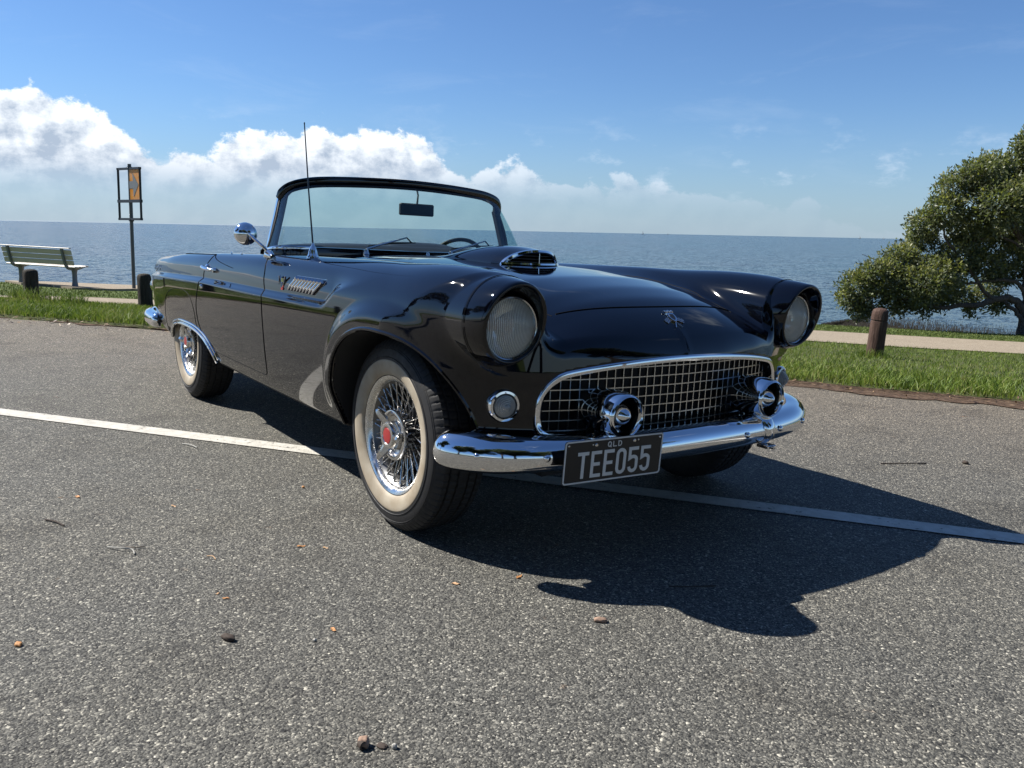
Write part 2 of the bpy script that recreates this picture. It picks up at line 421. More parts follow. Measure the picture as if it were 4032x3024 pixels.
# ------------------------------------------------------------------ ground heights and outlines
E1 = np.array([.788, .616]); E2 = np.array([-.616, .788])
def gz(x, y): return np.interp(np.asarray(x) * E2[0] + np.asarray(y) * E2[1], [3.4, 5, 7.6, 10, 12.4, 15, 40], [0, -.07, -.28, -.45, -.60, -.74, -1.6])
ITILT = np.array(TILT.to_3x3().inverted())
def w2c(V): return np.asarray(V) @ ITILT.T
SEA = -1.75
def resample(p, n):
    p = np.asarray(p, float); d = np.r_[0, np.cumsum(np.linalg.norm(np.diff(p, axis=0), axis=1))]; s = np.linspace(0, d[-1], n)
    return np.c_[np.interp(s, d, p[:, 0]), np.interp(s, d, p[:, 1])]
EDGE = [(-20, -16), (-14, -8.8), (-10, -4.1), (-7.34, -1.42), (-6.85, -.98), (-6.42, -.61), (-6.09, -.17), (-4.0, 1.25), (-1.37, 3.71), (-.93, 3.96), (-.57, 4.32), (-.16, 4.6), (3, 7.3), (12, 14.5)]
PNEAR = [(-17, -17), (-12.6, -11), (-9.9, -5.6), (-9.6, -3.2), (-9.77, -1.25), (-10.3, -.5), (-10.52, .53), (-9.6, 5), (-7.4, 10.8), (-5.44, 13.05), (-4.33, 14.95), (0, 22), (8, 33)]
PFAR = [(-20, -18), (-15, -12), (-12.0, -6.2), (-11.7, -3.2), (-11.96, -1.09), (-13.07, -.45), (-13.67, .23), (-14.2, 3), (-12.8, 8.5), (-9.27, 15.46), (-7.73, 17.37), (-6.19, 19.49), (0, 28), (8, 39)]
SHORE = [(-38, -24), (-28, -10), (-22, -2.5), (-21.5, -.41), (-22.1, .45), (-22.0, 2.71), (-19, 8), (-14, 14.5), (-11.01, 18.04), (-9.74, 19.78), (-7.68, 23.17), (-3, 30), (8, 46)]
def strip(name, A, B, mat, lift, n=160, m=8, parent=None, kind='structure', wob=0, skirt=0):
    a = resample(A, n); b = resample(B, n); t = np.linspace(0, 1, m)[:, None, None]
    G = a[None] * (1 - t) + b[None] * t
    if wob:
        r3 = np.random.default_rng(n); w_ = sum(np.interp(np.arange(n), np.arange(0, n + q, q), r3.normal(0, 1, len(np.arange(0, n + q, q)))) * a_ for q, a_ in ((23, .8), (7, .6), (2, .45))) * wob; G[0] += w_[:, None] * E2; 
    Z = gz(G[..., 0], G[..., 1]) + lift
    if skirt: Z[0] -= skirt
    V_, F_ = grid_surf(np.concatenate([G, Z[..., None]], -1)); o = mesh_np(name, V_, F_.astype(np.int32), mat, parent, True)
    return tag(o, kind=kind)
def nodes(m): return m.node_tree.nodes, m.node_tree.links, m.node_tree.nodes['Principled BSDF']
def tn(N, L, vec, scale, detail=5, rough=.6):
    n = N.new('ShaderNodeTexNoise'); n.inputs['Scale'].default_value = scale; n.inputs['Detail'].default_value = detail; n.inputs['Roughness'].default_value = rough; L.new(vec, n.inputs['Vector']); return n.outputs['Fac']
def rmp(N, L, fac, stops, interp='LINEAR'):
    r = N.new('ShaderNodeValToRGB'); r.color_ramp.interpolation = interp
    while len(r.color_ramp.elements) < len(stops): r.color_ramp.elements.new(.5)
    for e_, (p, c) in zip(r.color_ramp.elements, stops): e_.position = p; e_.color = (*c, 1)
    L.new(fac, r.inputs[0]); return r.outputs[0]
def mixc(N, L, f, a, b, mode='MIX'):
    n = N.new('ShaderNodeMix'); n.data_type = 'RGBA'; n.blend_type = mode
    for i, q in ((0, f), (6, a), (7, b)):
        if isinstance(q, (int, float)): n.inputs[i].default_value = q
        elif isinstance(q, tuple): n.inputs[i].default_value = (*q, 1)
        else: L.new(q, n.inputs[i])
    return n.outputs[2]

# ---- asphalt: dark binder with pale and dark chips, each chip a voronoi cell with its own height
def asphalt(name, paint_over=None):
    m = P(name, rough=.8, spec=.35); N, L, B = nodes(m)
    tc = N.new('ShaderNodeTexCoord'); v = tc.outputs['Object']
    wv = N.new('ShaderNodeVectorMath'); wv.operation = 'MULTIPLY_ADD'; nn = N.new('ShaderNodeTexNoise'); nn.inputs['Scale'].default_value = 70; nn.inputs['Detail'].default_value = 3; L.new(v, nn.inputs['Vector']); L.new(nn.outputs['Color'], wv.inputs[0]); wv.inputs[1].default_value = (.010, .010, 0); L.new(v, wv.inputs[2]); wv = wv.outputs[0]
    vo = N.new('ShaderNodeTexVoronoi'); vo.inputs['Scale'].default_value = 150; L.new(wv, vo.inputs['Vector'])
    vb = N.new('ShaderNodeTexVoronoi'); vb.inputs['Scale'].default_value = 300; L.new(wv, vb.inputs['Vector'])
    sx = N.new('ShaderNodeSeparateColor'); L.new(vo.outputs['Color'], sx.inputs[0]); sb = N.new('ShaderNodeSeparateColor'); L.new(vb.outputs['Color'], sb.inputs[0])
    chips = rmp(N, L, sx.outputs[0], [(0, (.010, .010, .010)), (.22, (.030, .030, .029)), (.55, (.060, .060, .057)), (.80, (.100, .098, .090)), (.93, (.15, .146, .132)), (1, (.33, .32, .285))])
    fine = rmp(N, L, sb.outputs[1], [(0, (.012, .012, .012)), (.5, (.048, .048, .045)), (.85, (.098, .096, .088)), (1, (.30, .29, .26))])
    sel = rmp(N, L, tn(N, L, v, 60, 2), [(.42, (0, 0, 0)), (.58, (1, 1, 1))])
    c = mixc(N, L, sel, chips, fine)
    c = mixc(N, L, 1.0, c, (1.36, 1.35, 1.30), 'MULTIPLY')
    # broad wear: greyer and browner areas, oil and rust blotches
    big = tn(N, L, v, .55, 5); c = mixc(N, L, rmp(N, L, big, [(.35, (.75, .75, .75)), (.65, (0, 0, 0))]), c, mixc(N, L, 1.0, c, (1.18, 1.14, 1.06), 'MULTIPLY'))
    mid = tn(N, L, v, 2.3, 5); c = mixc(N, L, rmp(N, L, mid, [(.30, (.9, .9, .9)), (.47, (0, 0, 0))]), c, mixc(N, L, 1.0, c, (.66, .65, .64), 'MULTIPLY'))
    rs = tn(N, L, v, 9, 4); rs2 = tn(N, L, v, 3.1, 2)
    rm_ = N.new('ShaderNodeMath'); rm_.operation = 'MULTIPLY'; L.new(rmp(N, L, rs, [(.66, (0, 0, 0)), (.74, (.8, .8, .8))]), rm_.inputs[0]); L.new(rmp(N, L, rs2, [(.50, (0, 0, 0)), (.58, (1, 1, 1))]), rm_.inputs[1])
    c = mixc(N, L, rm_.outputs[0], c, mixc(N, L, 1.0, c, (1.35, .80, .45), 'MULTIPLY'))
    # dusty, warmer and paler towards the grass edge
    sp = N.new('ShaderNodeVectorMath'); sp.operation = 'DOT_PRODUCT'; L.new(v, sp.inputs[0]); sp.inputs[1].default_value = (E2[0], E2[1], 0)
    mr = N.new('ShaderNodeMapRange'); mr.interpolation_type = 'SMOOTHSTEP'; L.new(sp.outputs['Value'], mr.inputs[0]); mr.inputs[1].default_value = .2; mr.inputs[2].default_value = 3.6
    c = mixc(N, L, mr.outputs[0], c, mixc(N, L, 1.0, c, (1.42, 1.27, 1.13), 'MULTIPLY'))
    if paint_over:
        wn = tn(N, L, v, 38, 6, .7); wn2 = tn(N, L, v, 5, 4)
        ad = N.new('ShaderNodeMath'); ad.operation = 'MULTIPLY_ADD'; L.new(wn2, ad.inputs[0]); ad.inputs[1].default_value = .35; L.new(wn, ad.inputs[2])
        f_ = rmp(N, L, ad.outputs[0], [(.50, (0, 0, 0)), (.56, (1, 1, 1))])
        c = mixc(N, L, f_, c, mixc(N, L, rmp(N, L, tn(N, L, v, 20, 5), [(.3, (0, 0, 0)), (.7, (1, 1, 1))]), (.40, .385, .34), (.56, .54, .49)))
    L.new(c, B.inputs['Base Color'])
    hs = N.new('ShaderNodeMath'); hs.operation = 'MULTIPLY_ADD'; L.new(vo.outputs['Distance'], hs.inputs[0]); hs.inputs[1].default_value = -1.0; L.new(sx.outputs[1], hs.inputs[2])
    hs2 = N.new('ShaderNodeMath'); hs2.operation = 'MULTIPLY_ADD'; L.new(sb.outputs[0], hs2.inputs[0]); hs2.inputs[1].default_value = .4; L.new(hs.outputs[0], hs2.inputs[2])
    bp = N.new('ShaderNodeBump'); bp.inputs['Strength'].default_value = .85 if not paint_over else .5; bp.inputs['Distance'].default_value = .0042; L.new(hs2.outputs[0], bp.inputs['Height']); L.new(bp.outputs[0], B.inputs['Normal'])
    return m
M_asph = asphalt('asphalt'); M_line = asphalt('worn_line_paint', True)
# car park: one sheet, flat up to the grass edge
xs = np.linspace(-40, 40, 81)
far = [(-60, -30), (60, -30)]
A = np.array([(-60, 3.46), (-8, 3.46), (60, 3.46)])
st_ = lambda s, t: (s * E1[0] + t * E2[0], s * E1[1] + t * E2[1])
rows = []
for t in np.r_[np.linspace(-16, 3.45, 30), np.linspace(3.7, 5.4, 6)]:
    rows.append([(*st_(s, t), 0.0 if t < 3.46 else float(gz(*st_(s, t))) - .05 * (t - 3.4)) for s in np.linspace(-40, 40, 60)])
V_, F_ = grid_surf(np.array(rows)); tag(mesh_np('car_park', V_, F_.astype(np.int32), M_asph), kind='structure')
L0, L1 = -14, 22
def linepoly(t0, t1, z, n=60):
    a = math.radians(38.35); u = np.array([math.cos(a), math.sin(a)]); v = np.array([-u[1], u[0]]); r = []
    for t in (t0, t1): r.append([(*(u * s + v * t), z) for s in np.linspace(L0, L1, n)])
    return np.array(r)
V_, F_ = grid_surf(linepoly(.134 - .018, .248 - .018, .004)); tag(mesh_np('white_line', V_, F_.astype(np.int32), M_line), kind='structure')
# ---- soil, grass, path
def soilmat(name, c1, c2, c3, sc=14, bump=.02):
    m = P(name, rough=.95, spec=.2); N, L, B = nodes(m); tc = N.new('ShaderNodeTexCoord'); v = tc.outputs['Object']
    n = tn(N, L, v, sc, 8, .65); c = rmp(N, L, n, [(.28, c1), (.5, c2), (.72, c3)]); L.new(c, B.inputs['Base Color'])
    bp = N.new('ShaderNodeBump'); bp.inputs['Distance'].default_value = bump; bp.inputs['Strength'].default_value = .9; L.new(n, bp.inputs['Height']); L.new(bp.outputs[0], B.inputs['Normal']); return m
M_soil = soilmat('bare_soil', (.030, .019, .013), (.082, .052, .034), (.17, .12, .08), 18, .03)
M_turf = soilmat('turf_ground', (.025, .030, .010), (.055, .065, .020), (.10, .10, .04), 9)
M_lawn = soilmat('mown_lawn', (.045, .065, .016), (.075, .105, .024), (.11, .135, .040), 5, .03)
M_path = soilmat('path_concrete', (.19, .158, .115), (.25, .210, .152), (.30, .258, .190), 3.5, .002)
N, L, B = nodes(M_path); v = N.new('ShaderNodeTexCoord').outputs['Object']; vo = N.new('ShaderNodeTexVoronoi'); vo.inputs['Scale'].default_value = 70; L.new(v, vo.inputs['Vector']); src = B.inputs['Base Color'].links[0].from_socket
sc_ = N.new('ShaderNodeSeparateColor'); L.new(vo.outputs['Color'], sc_.inputs[0]); L.new(mixc(N, L, .55, src, rmp(N, L, sc_.outputs[0], [(0, (.10, .08, .055)), (.5, (.25, .20, .145)), (1, (.42, .36, .28))])), B.inputs['Base Color'])
M_mud = soilmat('tidal_mud', (.008, .007, .006), (.018, .016, .013), (.032, .029, .023), 3, .05)
sub_edge = [(p[0] - E2[0] * .06, p[1] - E2[1] * .06) for p in EDGE]
soil_in = [(p[0] - E2[0] * (.02 if p[0] < -4.1 else .30), p[1] - E2[1] * (.02 if p[0] < -4.1 else .30)) for p in EDGE]
strip('soil_edge', soil_in, [(p[0] + E2[0] * .9, p[1] + E2[1] * .9) for p in EDGE], M_soil, .006, 900, 8, wob=.085)
strip('verge_ground', [(p[0] + E2[0] * .05, p[1] + E2[1] * .05) for p in EDGE], PNEAR, M_turf, .03, 500, 60, wob=.06, skirt=.035)
strip('footpath', PNEAR, PFAR, M_path, .045, 200, 12)
strip('shore_lawn', PFAR, SHORE, M_lawn, .05, 200, 24)
# sea wall edge and slab
wall = np.array(resample(SHORE, 160)); top = gz(wall[:, 0], wall[:, 1]) + .05
G = np.stack([np.c_[wall, top], np.c_[wall, np.full(160, -4.2)]]); V_, F_ = grid_surf(G); tag(mesh_np('sea_wall', V_, F_.astype(np.int32), M_soil), kind='structure')
SL = [(-19.9, -.1), (-19.3, .45), (-18.15, .72), (-18.3, 1.6), (-19.03, 2.14), (-18.2, 4.4), (-20.8, 4.8), (-21.95, 2.71), (-22.02, .5), (-21.55, -.3)]
sb = MB(); n = len(SL); zt = [float(gz(*p)) + .10 for p in SL]
sb.add([(*p, z) for p, z in zip(SL, zt)] + [(*p, z - .3) for p, z in zip(SL, zt)], [tuple(range(n))] + [(i, n + i, n + (i + 1) % n, (i + 1) % n) for i in range(n)])
tag(sb.build('bench_slab', M_path, smooth=False), kind='structure')
# park lawn round the far sides of the car park (seen in reflections)
V_, F_ = grid_surf(np.array([[(*st_(s, t), .0) for s in np.linspace(-90, 90, 30)] for t in np.linspace(-90, -13.5, 20)])); tag(mesh_np('park_lawn', V_ + [0, 0, .02], F_.astype(np.int32), M_lawn), kind='structure')

# ---- sea
m = P('sea_water', (.018, .050, .058), .16, spec=.5, ior=1.33); N, L, B = nodes(m); tc = N.new('ShaderNodeTexCoord'); v = tc.outputs['Object']
mp = N.new('ShaderNodeMapping'); mp.inputs['Rotation'].default_value = (0, 0, math.radians(35)); mp.inputs['Scale'].default_value = (1, .55, 1); L.new(v, mp.inputs['Vector']); w_ = mp.outputs[0]
def ncol(vec, sc, det):
    n = N.new('ShaderNodeTexNoise'); n.inputs['Scale'].default_value = sc; n.inputs['Detail'].default_value = det; n.inputs['Roughness'].default_value = .6; L.new(vec, n.inputs['Vector']); return n.outputs['Color']
def vmad(a, k, b):
    n = N.new('ShaderNodeVectorMath'); n.operation = 'MULTIPLY_ADD'; L.new(a, n.inputs[0]); n.inputs[1].default_value = (k, k, 0)
    if isinstance(b, tuple): n.inputs[2].default_value = b
    else: L.new(b, n.inputs[2])
    return n.outputs[0]
_k = (.35, 1.1, 1.6); _s = sum(_k) * .5
nv = vmad(ncol(w_, .55, 2), _k[0], vmad(ncol(w_, 2.2, 3), _k[1], vmad(ncol(w_, 8.0, 2), _k[2], (-_s, -_s, 1.0))))
nz = N.new('ShaderNodeVectorMath'); nz.operation = 'NORMALIZE'; L.new(nv, nz.inputs[0])
h1 = tn(N, L, w_, .16, 3, .5); h2 = tn(N, L, w_, .75, 4, .6); h3 = tn(N, L, w_, 3.6, 3, .6)
def mad(a, k, b):
    n = N.new('ShaderNodeMath'); n.operation = 'MULTIPLY_ADD'; L.new(a, n.inputs[0]); n.inputs[1].default_value = k
    if isinstance(b, (int, float)): n.inputs[2].default_value = b
    else: L.new(b, n.inputs[2])
    return n.outputs[0]
hh = mad(h1, .55, mad(h2, .34, mad(h3, .075, 0.0)))
bp = N.new('ShaderNodeBump'); bp.inputs['Strength'].default_value = 1; bp.inputs['Distance'].default_value = 1.0; L.new(nz.outputs[0], B.inputs['Normal'])
tint = rmp(N, L, tn(N, L, v, .035, 4, .6), [(.35, (.034, .044, .046)), (.65, (.022, .047, .050))]); L.new(tint, B.inputs['Base Color'])
R_s = np.r_[np.linspace(-90, 400, 60), np.geomspace(420, 30000, 40)]; 
rows = []
az0 = math.atan2(float(E2[1]), float(E2[0]))
base_c = np.array(st_(0, 9))
for t in R_s:
    wd = max(300, abs(t) * 2.5); rows.append([(base_c[0] + math.cos(az0) * t + math.sin(az0) * q * wd, base_c[1] + math.sin(az0) * t - math.cos(az0) * q * wd, SEA) for q in np.linspace(-1, 1, 30)])
V_ = w2c(np.array(rows).reshape(-1, 3)).reshape(len(rows), 30, 3); V_, F_ = grid_surf(V_)
tag(mesh_np('sea', V_, F_.astype(np.int32), m), kind='structure')
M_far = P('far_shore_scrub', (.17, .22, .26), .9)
fw_ = TILT.to_3x3() @ cf; azc = math.atan2(fw_.y, fw_.x)
top = []; bot = []
for i, a in enumerate(np.linspace(-.62, -.12, 120)):
    h = .62 * (14 + 2 * math.sin(i * .7) + 2 * math.sin(i * .23 + 1) + 2 * math.sin(i * 1.9)) * min(1, max(0, (-.14 - a) / .2)) ** .6 * 1.1; an = azc - a
    for r_, hh_, lst in ((10500, h, top), (10400, -1, bot)): lst.append((CAMP[0] + r_ * math.cos(an), CAMP[1] + r_ * math.sin(an), SEA + hh_))
G = w2c(np.array([bot, top, [(p[0] * 1.05, p[1] * 1.05, SEA - 1) for p in top]]).reshape(-1, 3)).reshape(3, -1, 3); V_, F_ = grid_surf(G); tag(mesh_np('far_shore', V_, F_.astype(np.int32), M_far), kind='structure')

# ---- small sailing boats on the horizon
M_sail = P('sail_cloth', (.30, .33, .35), .7); M_hull = P('boat_hull', (.12, .13, .14), .5)
def boat(px, R_, s, lab):
    a = math.atan((px - 1106) / 1767.0); an = azc - a; c = w2c(np.array([[CAMP[0] + R_ * math.cos(an), CAMP[1] + R_ * math.sin(an), SEA]]))[0]
    r = tag(empty('sailing_boat', c, an + 1.3), lab, 'boat', 'sailing boats on the horizon')
    h = MB(); h.add([(-4, 0, 1.1), (-3.6, 1.1, 1), (0, 1.4, .9), (4.5, 0, 1.3), (0, -1.4, .9), (-3.6, -1.1, 1), (-3.3, 0, -.2), (0, 0, -.5), (3.6, 0, -.2)], [(0, 1, 2, 3, 4, 5), (0, 6, 1), (1, 6, 7, 2), (2, 7, 8, 3), (3, 8, 7, 4), (4, 7, 6, 5), (5, 6, 0)])
    h.build('hull', M_hull, r, smooth=False)
    MB().tube([(.6, 0, .8), (.6, 0, 11)], .09, 6).build('mast', M_hull, r)
    MB().add([(.4, 0, 1.8), (-3.6, .5, 1.9), (.5, 0, 10.6), (-1.4, .45, 5.5)], [(0, 1, 3), (0, 3, 2)]).build('sail', M_sail, r, smooth=False)
    r.scale = (s, s, s)
boat(1377, 2600, 1.0, 'leftmost tiny sail right on the horizon above the hood'); boat(1430, 3200, .8, 'faint speck of a boat just right of the leftmost sail')
boat(1838, 2900, 1.15, 'tiny boat on the horizon midway between the car and the tree'); boat(1888, 3300, .9, 'tiny boat on the horizon nearest to the tree')

# ---- grass blades
def blades(name, pts, hgt, wid, mat, lean=.5, kind='stuff', label=None, zl=.03):
    n = len(pts); h = hgt * rng.uniform(.55, 1.25, n); w_ = wid * rng.uniform(.7, 1.3, n); a = rng.uniform(0, 2 * np.pi, n); l = rng.uniform(.1, 1, n) * lean * h; la = rng.uniform(0, 2 * np.pi, n)
    z = gz(pts[:, 0], pts[:, 1]) + zl; p = np.c_[pts, z]; s = np.c_[np.cos(a), np.sin(a), 0 * a] * w_[:, None] / 2; d = np.c_[np.cos(la), np.sin(la), 0 * la] * l[:, None]; u = np.c_[0 * a, 0 * a, h]
    V_ = np.stack([p - s, p + s, p + u * .5 + d * .28 - s * .8, p + u * .5 + d * .28 + s * .8, p + u * .86 + d - s * .1, p + u * .86 + d + s * .1], 1).reshape(-1, 3)
    i = (np.arange(n) * 6)[:, None]; F_ = np.concatenate([i + [0, 1, 3, 2], i + [2, 3, 5, 4]]).astype(np.int32)
    o = mesh_np(name, V_, F_, mat, None, True); at = o.data.attributes.new('tone', 'FLOAT', 'POINT')
    tone = np.repeat(rng.uniform(0, 1, n), 6).astype(np.float32); at.data.foreach_set('value', tone)
    tag(o, kind=kind)
    if label: tag(o, label, 'grass')
    return o
def grassmat(name, stops, trans=.35):
    m = P(name, rough=.55, spec=.3); N, L, B = nodes(m); at = N.new('ShaderNodeAttribute'); at.attribute_name = 'tone'; tc = N.new('ShaderNodeTexCoord')
    n = tn(N, L, tc.outputs['Object'], 1.6, 3); ad = N.new('ShaderNodeMath'); ad.operation = 'MULTIPLY_ADD'; L.new(n, ad.inputs[0]); ad.inputs[1].default_value = .9; ml = N.new('ShaderNodeMath'); ml.operation = 'MULTIPLY_ADD'; L.new(at.outputs['Fac'], ml.inputs[0]); ml.inputs[1].default_value = .5; ml.inputs[2].default_value = -.2; L.new(ml.outputs[0], ad.inputs[2])
    c = rmp(N, L, ad.outputs[0], stops); L.new(c, B.inputs['Base Color'])
    tr = N.new('ShaderNodeBsdfTranslucent'); L.new(c, tr.inputs[0]); mx = N.new('ShaderNodeMixShader'); mx.inputs[0].default_value = trans; L.new(B.outputs[0], mx.inputs[1]); L.new(tr.outputs[0], mx.inputs[2]); L.new(mx.outputs[0], N['Material Output'].inputs[0]); return m
M_grass = grassmat('verge_grass', [(.12, (.040, .068, .012)), (.38, (.105, .170, .020)), (.65, (.165, .215, .032)), (.88, (.27, .25, .095))])
M_short = grassmat('lawn_grass', [(.15, (.045, .065, .014)), (.5, (.095, .130, .026)), (.8, (.150, .175, .042)), (.97, (.26, .23, .11))], .2)
def scatter(A, B, s0, s1, n, v0=0., v1=1., pw=1.):
    a = resample(A, 400); b = resample(B, 400); s = rng.uniform(s0, s1, n); t = v0 + (v1 - v0) * rng.uniform(0, 1, n) ** pw; i = np.clip(s * 399, 0, 398.999); k = i.astype(int); f = (i - k)[:, None]
    pa = a[k] * (1 - f) + a[k + 1] * f; pb = b[k] * (1 - f) + b[k + 1] * f; return pa * (1 - t[:, None]) + pb * t[:, None]
def srange(A, xlo, xhi):
    a = resample(A, 400); k = [i for i in range(400) if xlo <= a[i, 0] <= xhi]; return k[0] / 399, k[-1] / 399
ER = [(p[0] + E2[0] * .03, p[1] + E2[1] * .03) for p in EDGE]
def clumpy(p, cell=.22, keep=.55):
    g = np.floor(p / cell).astype(int); hsh = (g[:, 0] * 73856093 ^ g[:, 1] * 19349663) % 1000 / 1000.; return p[rng.uniform(0, 1, len(p)) < keep + (1 - keep) * hsh]
P1 = clumpy(scatter(ER, PNEAR, .18, .80, 150000)); k1 = P1[:, 0] * E2[0] + P1[:, 1] * E2[1]
# only keep the visible strips at either side of the car (and a sparse rest)
vis = ((P1[:, 0] < -5.2) | (P1[:, 1] > 2.6)); P1 = P1[vis | (rng.uniform(0, 1, len(P1)) < .25)]
lf = P1[:, 0] < -5.2
blades('verge_grass', P1[lf], .058, .007, M_grass, .7, label='bright green grass verge left of the car between asphalt and path')
blades('verge_grass', P1[~lf], .043, .007, M_grass, .9, label='shaggy green grass verge right of the car around the red brown bollard')
P2 = scatter(ER, PNEAR, .18, .56, 26000, 0, .16, 1.); P2 = P2[P2[:, 0] < -5]; blades('tall_edge_grass', P2, .085, .008, M_grass, .9, label='longer grass tufts leaning over the asphalt edge')
P3 = clumpy(scatter(ER, PNEAR, .40, .80, 42000, -.012, .12), .3, .25); P3 = P3[P3[:, 0] > -5]; blades('tall_edge_grass', P3, .085, .008, M_grass, 1.1, label='shaggy dry and green tufts along the dirt edge')
P4 = scatter(PFAR, SHORE, .22, .85, 60000, 0, 1.); 
P4 = P4[~((P4[:, 0] < -18.2) & (P4[:, 0] > -22.2) & (P4[:, 1] > -.2) & (P4[:, 1] < 4.4))]
blades('lawn_grass', P4, .045, .014, M_short, .6, label='short lawn between the path and the water', zl=.045)
# tussock round the left bollard
def tuft(c, r, n, h): a = rng.uniform(0, 2 * np.pi, n); q = r * np.sqrt(rng.uniform(0, 1, n)); return blades('grass_tuft', np.c_[c[0] + q * np.cos(a), c[1] + q * np.sin(a)], h, .007, M_grass, .8)
tag(tuft((-10.45, -.86), .26, 420, .20), 'tall grass tuft at the foot of the left bollard', 'grass'); tag(tuft((-9.9, -.45), .22, 260, .19), 'tall grass tuft just right of the left bollard', 'grass'); tag(tuft((-3.66, 8.52), .22, 240, .13), 'tuft at the foot of the red brown bollard', 'grass')

# ---- bollards
def woodmat(name, c1, c2, c3):
    m = P(name, rough=.85, spec=.2); N, L, B = nodes(m); tc = N.new('ShaderNodeTexCoord'); mp = N.new('ShaderNodeMapping'); mp.inputs['Scale'].default_value = (14, 14, 1.6); L.new(tc.outputs['Object'], mp.inputs['Vector']); n = tn(N, L, mp.outputs[0], 3, 8, .7)
    c = rmp(N, L, n, [(.3, c1), (.55, c2), (.75, c3)]); L.new(c, B.inputs['Base Color']); bp = N.new('ShaderNodeBump'); bp.inputs['Distance'].default_value = .02; bp.inputs['Strength'].default_value = .8; L.new(n, bp.inputs['Height']); L.new(bp.outputs[0], B.inputs['Normal']); return m
M_log = woodmat('weathered_log', (.018, .016, .013), (.045, .040, .032), (.10, .09, .07)); M_redlog = woodmat('red_brown_log', (.040, .023, .018), (.082, .050, .039), (.16, .12, .095))
def bollard(x, y, h, r, mat, label, group, groove=False, tilt=(0, 0)):
    z = float(gz(x, y)); pr = [(r * 1.04, -.25), (r * 1.03, 0), (r * 1.0, h * .25), (r * .985, h * .5)]
    if groove: pr += [(r * .98, h * .735), (r * .975, h * .742), (r * .90, h * .748), (r * .90, h * .768), (r * .975, h * .774), (r * .97, h * .79)]
    pr += [(r * .96, h * .86), (r * .92, h * .925), (r * .80, h * .965), (r * .55, h * .99), (.0001, h)]
    mb = MB().lathe(pr, 40, (0, 0, 0), 'z'); 
    for a in mb.V:
        an = np.arctan2(a[:, 1], a[:, 0]); rr = 1 + .022 * np.sin(an * 3 + a[:, 2] * 4) + .016 * np.sin(an * 7 + 1) + .010 * np.sin(an * 13 + a[:, 2] * 9); a[:, 0] *= rr; a[:, 1] *= rr
    o = mb.build('bollard', mat, None, sharp=40); o.location = (x, y, z); q = Vector(UP).rotation_difference(Vector((0, 0, 1))).inverted(); o.rotation_euler = (tilt[0], tilt[1], 0)
    cr_ = MB()
    tag(o, label, 'bollard', group)
    if groove: MB().lathe([(r * .905, h * .752), (r * .912, h * .758), (r * .905, h * .764)], 32, (0, 0, 0), 'z').build('band', M_log, o)
    return o
GB = 'timber bollards along the grass verge'
bollard(-10.711, -.802, .47, .098, M_log, 'short grey weathered log bollard in front of the bench', GB, tilt=(0, -.02))
bollard(-10.166, .566, .52, .098, M_log, 'dark log bollard right behind the tail of the car', GB, tilt=(.02, -.05))
bollard(-3.708, 8.63, .72, .112, M_redlog, 'red brown grooved bollard on the grass right of the car', GB, True, tilt=(.0, .03))
for i, (x, y) in enumerate(((-11.35, -2.2), (-11.9, -3.7), (-12.5, -5.3), (-13.3, -7.0))): bollard(x, y, .55, .11, M_log, ['first', 'second', 'third', 'fourth'][i] + ' log bollard beyond the left frame edge counting outwards, seen mirrored in the door', GB)

# ---- bench
M_slat = P('bench_aluminium', (.50, .44, .37), .45, .0); noise_r = None
M_cast = P('bench_cast_legs', (.16, .17, .18), .5, .3)
bL = np.array([-20.12, -.17]); bR = np.array([-18.93, .80]); ax = (bR - bL) / np.linalg.norm(bR - bL); fwv = np.array([-ax[1], ax[0]])
if fwv @ np.array([-1, .3]) < 0: fwv = -fwv
bench = tag(empty('park_bench', (*((bL + bR) / 2), float(gz(*((bL + bR) / 2))) + .10), math.atan2(ax[1], ax[0])), 'park bench with pale slats facing the water on a concrete slab', 'bench')
sgn = 1 if np.cross(np.append(ax, 0), np.append(fwv, 0))[2] > 0 else -1
Lb = 1.95
def bl(x, f, z): return (x, sgn * f, z)
for k in range(4): MB().box(bl(0, -.02 + k * .108, .44 + (.012 if k == 3 else 0)), (Lb, .098, .032), bev=.008).build('seat_slat', M_slat, bench, smooth=False)
for k in range(3):
    z = .54 + k * .118; f = -.10 - k * .030; th = -sgn * .25; Rr = np.array([[1, 0, 0], [0, math.cos(th), -math.sin(th)], [0, math.sin(th), math.cos(th)]]).T
    MB().box(bl(0, f, z), (Lb, .028, .108), Rr, bev=.006).build('back_slat', M_slat, bench, smooth=False)
MB().box(bl(0, -.195, .868), (Lb, .07, .022), bev=.006).build('back_slat', M_slat, bench, smooth=False)
for s in (-1, 1):
    x = s * .76; lg = MB().lathe([(.085, -.06), (.075, .02), (.062, .12), (.060, .28), (.075, .36), (.10, .405), (.0001, .41)], 20, bl(x, .14, 0), 'z')
    for a in lg.V: a[:, 0] = x + (a[:, 0] - x) * .75
    lg.build('leg', M_cast, bench)
    MB().tube(cspline([bl(x, .40, .435), bl(x, .28, .405), bl(x, .12, .385), bl(x, -.02, .405), bl(x, -.10, .47), bl(x, -.15, .60), bl(x, -.19, .76), bl(x, -.215, .865)], 5), 1.0, prof=[(.030, .022), (.030, -.022), (-.030, -.022), (-.030, .022)], up=(1, 0, 0)).build('arm_frame', M_cast, bench, sharp=30)

